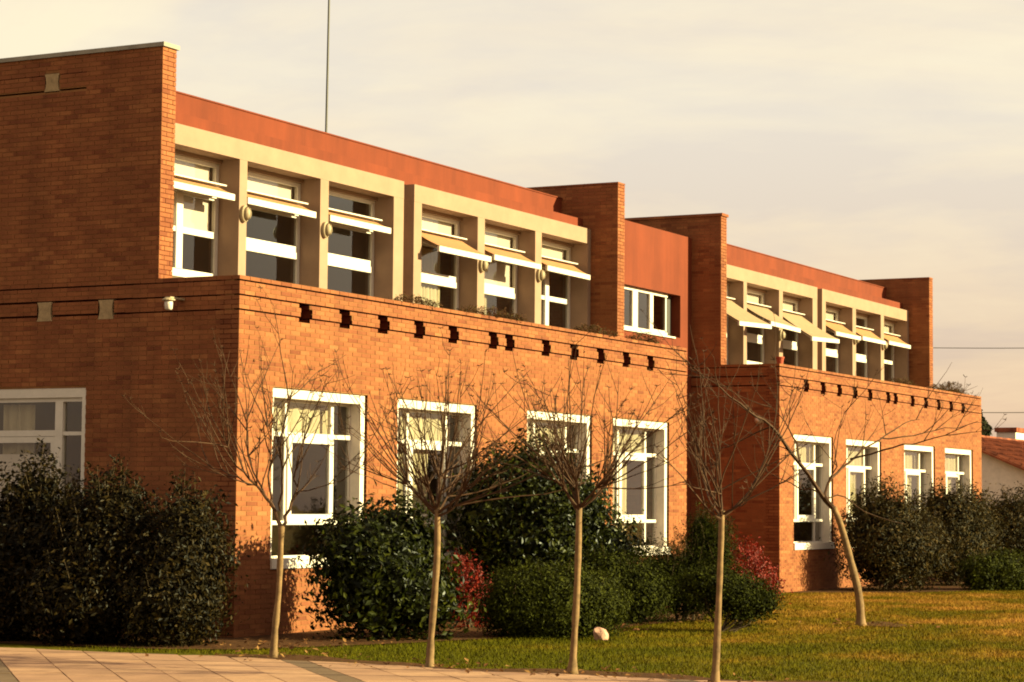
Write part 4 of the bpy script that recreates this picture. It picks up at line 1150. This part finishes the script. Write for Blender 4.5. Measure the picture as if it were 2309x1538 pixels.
# rock on the lawn
import bmesh
bm = bmesh.new(); bmesh.ops.create_icosphere(bm, subdivisions=3, radius=1.0)
rl = np.random.default_rng(5); ph = rl.uniform(0, 6, 9)
pl_ = [(np.array(q_, float)+rl.normal(0, 0.18, 3), rl.uniform(0.60, 0.72)) for q_ in ((1, 0, 0), (-1, 0, 0), (0, 1, 0), (0, -1, 0), (0, 0, 1), (0, 0, -1), (1, 1, 0), (-1, -1, 0.3), (-1, 0, 1), (0.2, -1, 1))]
for v in bm.verts:
    c = np.array(v.co)
    for n_, dd in pl_:
        n_ = n_/np.linalg.norm(n_); ex_ = c @ n_-dd
        if ex_ > 0: c = c-n_*ex_*0.97
    c = c*(1+0.05*math.sin(6*c[0]+ph[0])*math.sin(7*c[1]+ph[1]))
    v.co = (c[0]*0.125, c[1]*0.118, c[2]*0.118)
me = bpy.data.meshes.new('rock'); bm.to_mesh(me); bm.free(); me.materials.append(M_ROCK)
rk = link('rock', me, None, (2.40, -3.97, 0.07))
props(rk, 'small pinkish rock on the lawn at the foot of the globe shrub', 'rock')

# ------------------------------------------------------------------ background
XH = 50.0
vA = CAM+ray(2219, 1017)*((XH-CAM[0])/ray(2219, 1017)[0]); vB = CAM+ray(2309, 1056)*((XH-CAM[0])/ray(2309, 1056)[0])
sl_ = (vA[2]-vB[2])/(vA[1]-vB[1])
zr = (CAM+ray(2219, 984)*((XH-CAM[0])/ray(2219, 984)[0]))[2]+0.05
yr = vA[1]+(zr-vA[2])/sl_
ye = yr-6.5; ze = zr-6.5*sl_
H = thing('tiled_house', (XH+7, yr, 0), 'white house with a red tiled roof seen past the right end of the school', 'house')
b = MB(); yl = 2*yr-ye
b.add([(XH+0.3, ye+0.4, 0), (XH+0.3, yl-0.4, 0), (XH+0.3, yl-0.4, ze+0.4*sl_-0.1), (XH+0.3, yr, zr-0.1), (XH+0.3, ye+0.4, ze+0.4*sl_-0.1)]+
      [(XH+14, ye+0.4, 0), (XH+14, yl-0.4, 0), (XH+14, yl-0.4, ze+0.4*sl_-0.1), (XH+14, yr, zr-0.1), (XH+14, ye+0.4, ze+0.4*sl_-0.1)],
      [(0, 1, 2, 3, 4)[::-1], (5, 6, 7, 8, 9), (0, 5, 9, 4), (1, 2, 7, 6)])
b.build('wall', M_WHITEWALL, H)
rf = None
nt_ = 34
nrow = 16
for side, yend in ((0, ye), (1, yl)):
    r_ = MB(); zb_ = ze
    r_.add([(XH, yr, zr), (XH+14.3, yr, zr), (XH+14.3, yend, zb_), (XH, yend, zb_), (XH, yr, zr-0.08), (XH+14.3, yr, zr-0.08), (XH+14.3, yend, zb_-0.08), (XH, yend, zb_-0.08)],
           [(0, 1, 2, 3), (7, 6, 5, 4), (0, 3, 7, 4), (1, 5, 6, 2), (2, 6, 7, 3)])
    if side == 0:
        # courses of barrel tiles running down the slope, too far to pick apart
        for i in range(int(14.2/0.30)):
            x = XH+0.15+i*0.30
            for j in range(nrow):
                s0, s1 = j/nrow, (j+1)/nrow
                p0 = np.array([x, yr+(yend-yr)*s0, zr+(zb_-zr)*s0+0.015]); p1 = np.array([x, yr+(yend-yr)*s1, zr+(zb_-zr)*s1+0.035])
                r_.tube([p0, p1], [0.075, 0.095], 5, cap=False)
    o = r_.build('roof', M_TILE, H)
    if side == 0: rf = o
MB().tube([(XH-0.02, yr, zr+0.02), (XH+14.3, yr, zr+0.02)], 0.11, 6).build('ridge', M_TILE, rf)
XC = 62.0
def onx(px_, py_, X):
    return CAM+ray(px_, py_)*((X-CAM[0])/ray(px_, py_)[0])
c0 = onx(2246, 984, XC); c1 = onx(2290, 964, XC)
C_ = thing('chimney_block', (XC, (c0[1]+c1[1])/2, 0), 'white rooftop block with a red cap behind the tiled roof', 'building')
dep_ = 0.62
MB().box(XC, XC+2.2, c1[1], c0[1]-0.02, 0.0, c1[2]-0.17).build('wall', M_WHITEWALL, C_)
MB().box(XC-0.08, XC+2.28, c1[1]-0.06, c0[1]+0.04, c1[2]-0.168, c1[2]).build('cap', M_TILE, C_)
# dark conifer behind the school's end
tp = onx(2222, 932, 58.0)
T_ = thing('far_tree', (58.0, tp[1]+0.25, 0), 'dark pointed tree behind the right end of the school', 'tree')
rl = np.random.default_rng(71)
n = 5000; hz = rl.uniform(0, 1, n)**0.8; H_ = tp[2]+0.15
ra = (1-hz)*2.6*rl.uniform(0.55, 1.05, n)*(0.85+0.25*np.sin(hz*31)); aa = rl.uniform(0, 6.283, n)
P = np.stack([58+ra*np.cos(aa), tp[1]+0.25+ra*np.sin(aa), 0.9+hz*(H_-0.9)], 1)
leaves(P, np.stack([np.cos(aa), np.sin(aa), 0.4+0*aa], 1), 0.22, M_FARTREE, 'crown', T_, rl)
MB().tube([(58, tp[1]+0.25, 0), (58, tp[1]+0.25, H_-0.3)], [0.18, 0.03], 8).build('trunk', M_STEM, T_)
# overhead wires on two poles outside the view
pA = np.array([96.0, 38.0, 0.0]); pB = np.array([112.0, 6.0, 0.0])
z1 = onx(2200, 781, 100)[2]; z2 = onx(2260, 927, 100)[2]
def on_line(px_):
    r0 = ray(px_, 900); d_ = pB-pA
    A_ = np.array([[r0[0], -d_[0]], [r0[1], -d_[1]]]); s_ = np.linalg.solve(A_, (pA-CAM)[:2]); return s_[0], pA+d_*s_[1]
for i, (pp_, lab) in enumerate(((pA, 'utility pole hidden behind the far wing, carrying the wires'), (pB, 'utility pole beyond the right edge, carrying the wires'))):
    t = thing('utility_pole', tuple(pp_), lab, 'pole')
    MB().tube([pp_, pp_+np.array([0, 0, 14.0])], [0.16, 0.11], 10).build('pole', M_STEM, t)
    MB().obox(pp_+np.array([0, 0, 13.4]), (0.06, 0, 0), (0, 0.8, 0), (0, 0, 0.06)).build('crossarm', M_STEM, t)
for py_, lab in ((781, 'upper thin overhead wire crossing the sky at the right'), (927, 'lower thin overhead wire crossing the sky at the right')):
    s_, _p = on_line(2240)
    zz_ = (CAM+ray(2240, py_)*s_)[2]
    pts = []
    for k in range(25):
        u_ = k/24; sag = -0.5*4*u_*(1-u_)
        pts.append(pA+(pB-pA)*u_+np.array([0, 0, zz_+0.4+sag]))
    o = MB().tube(pts, 0.022, 5).build('overhead_wire', M_DARKM, None, (0, 0, 0)); props(o, lab, 'wire', 'overhead wires')
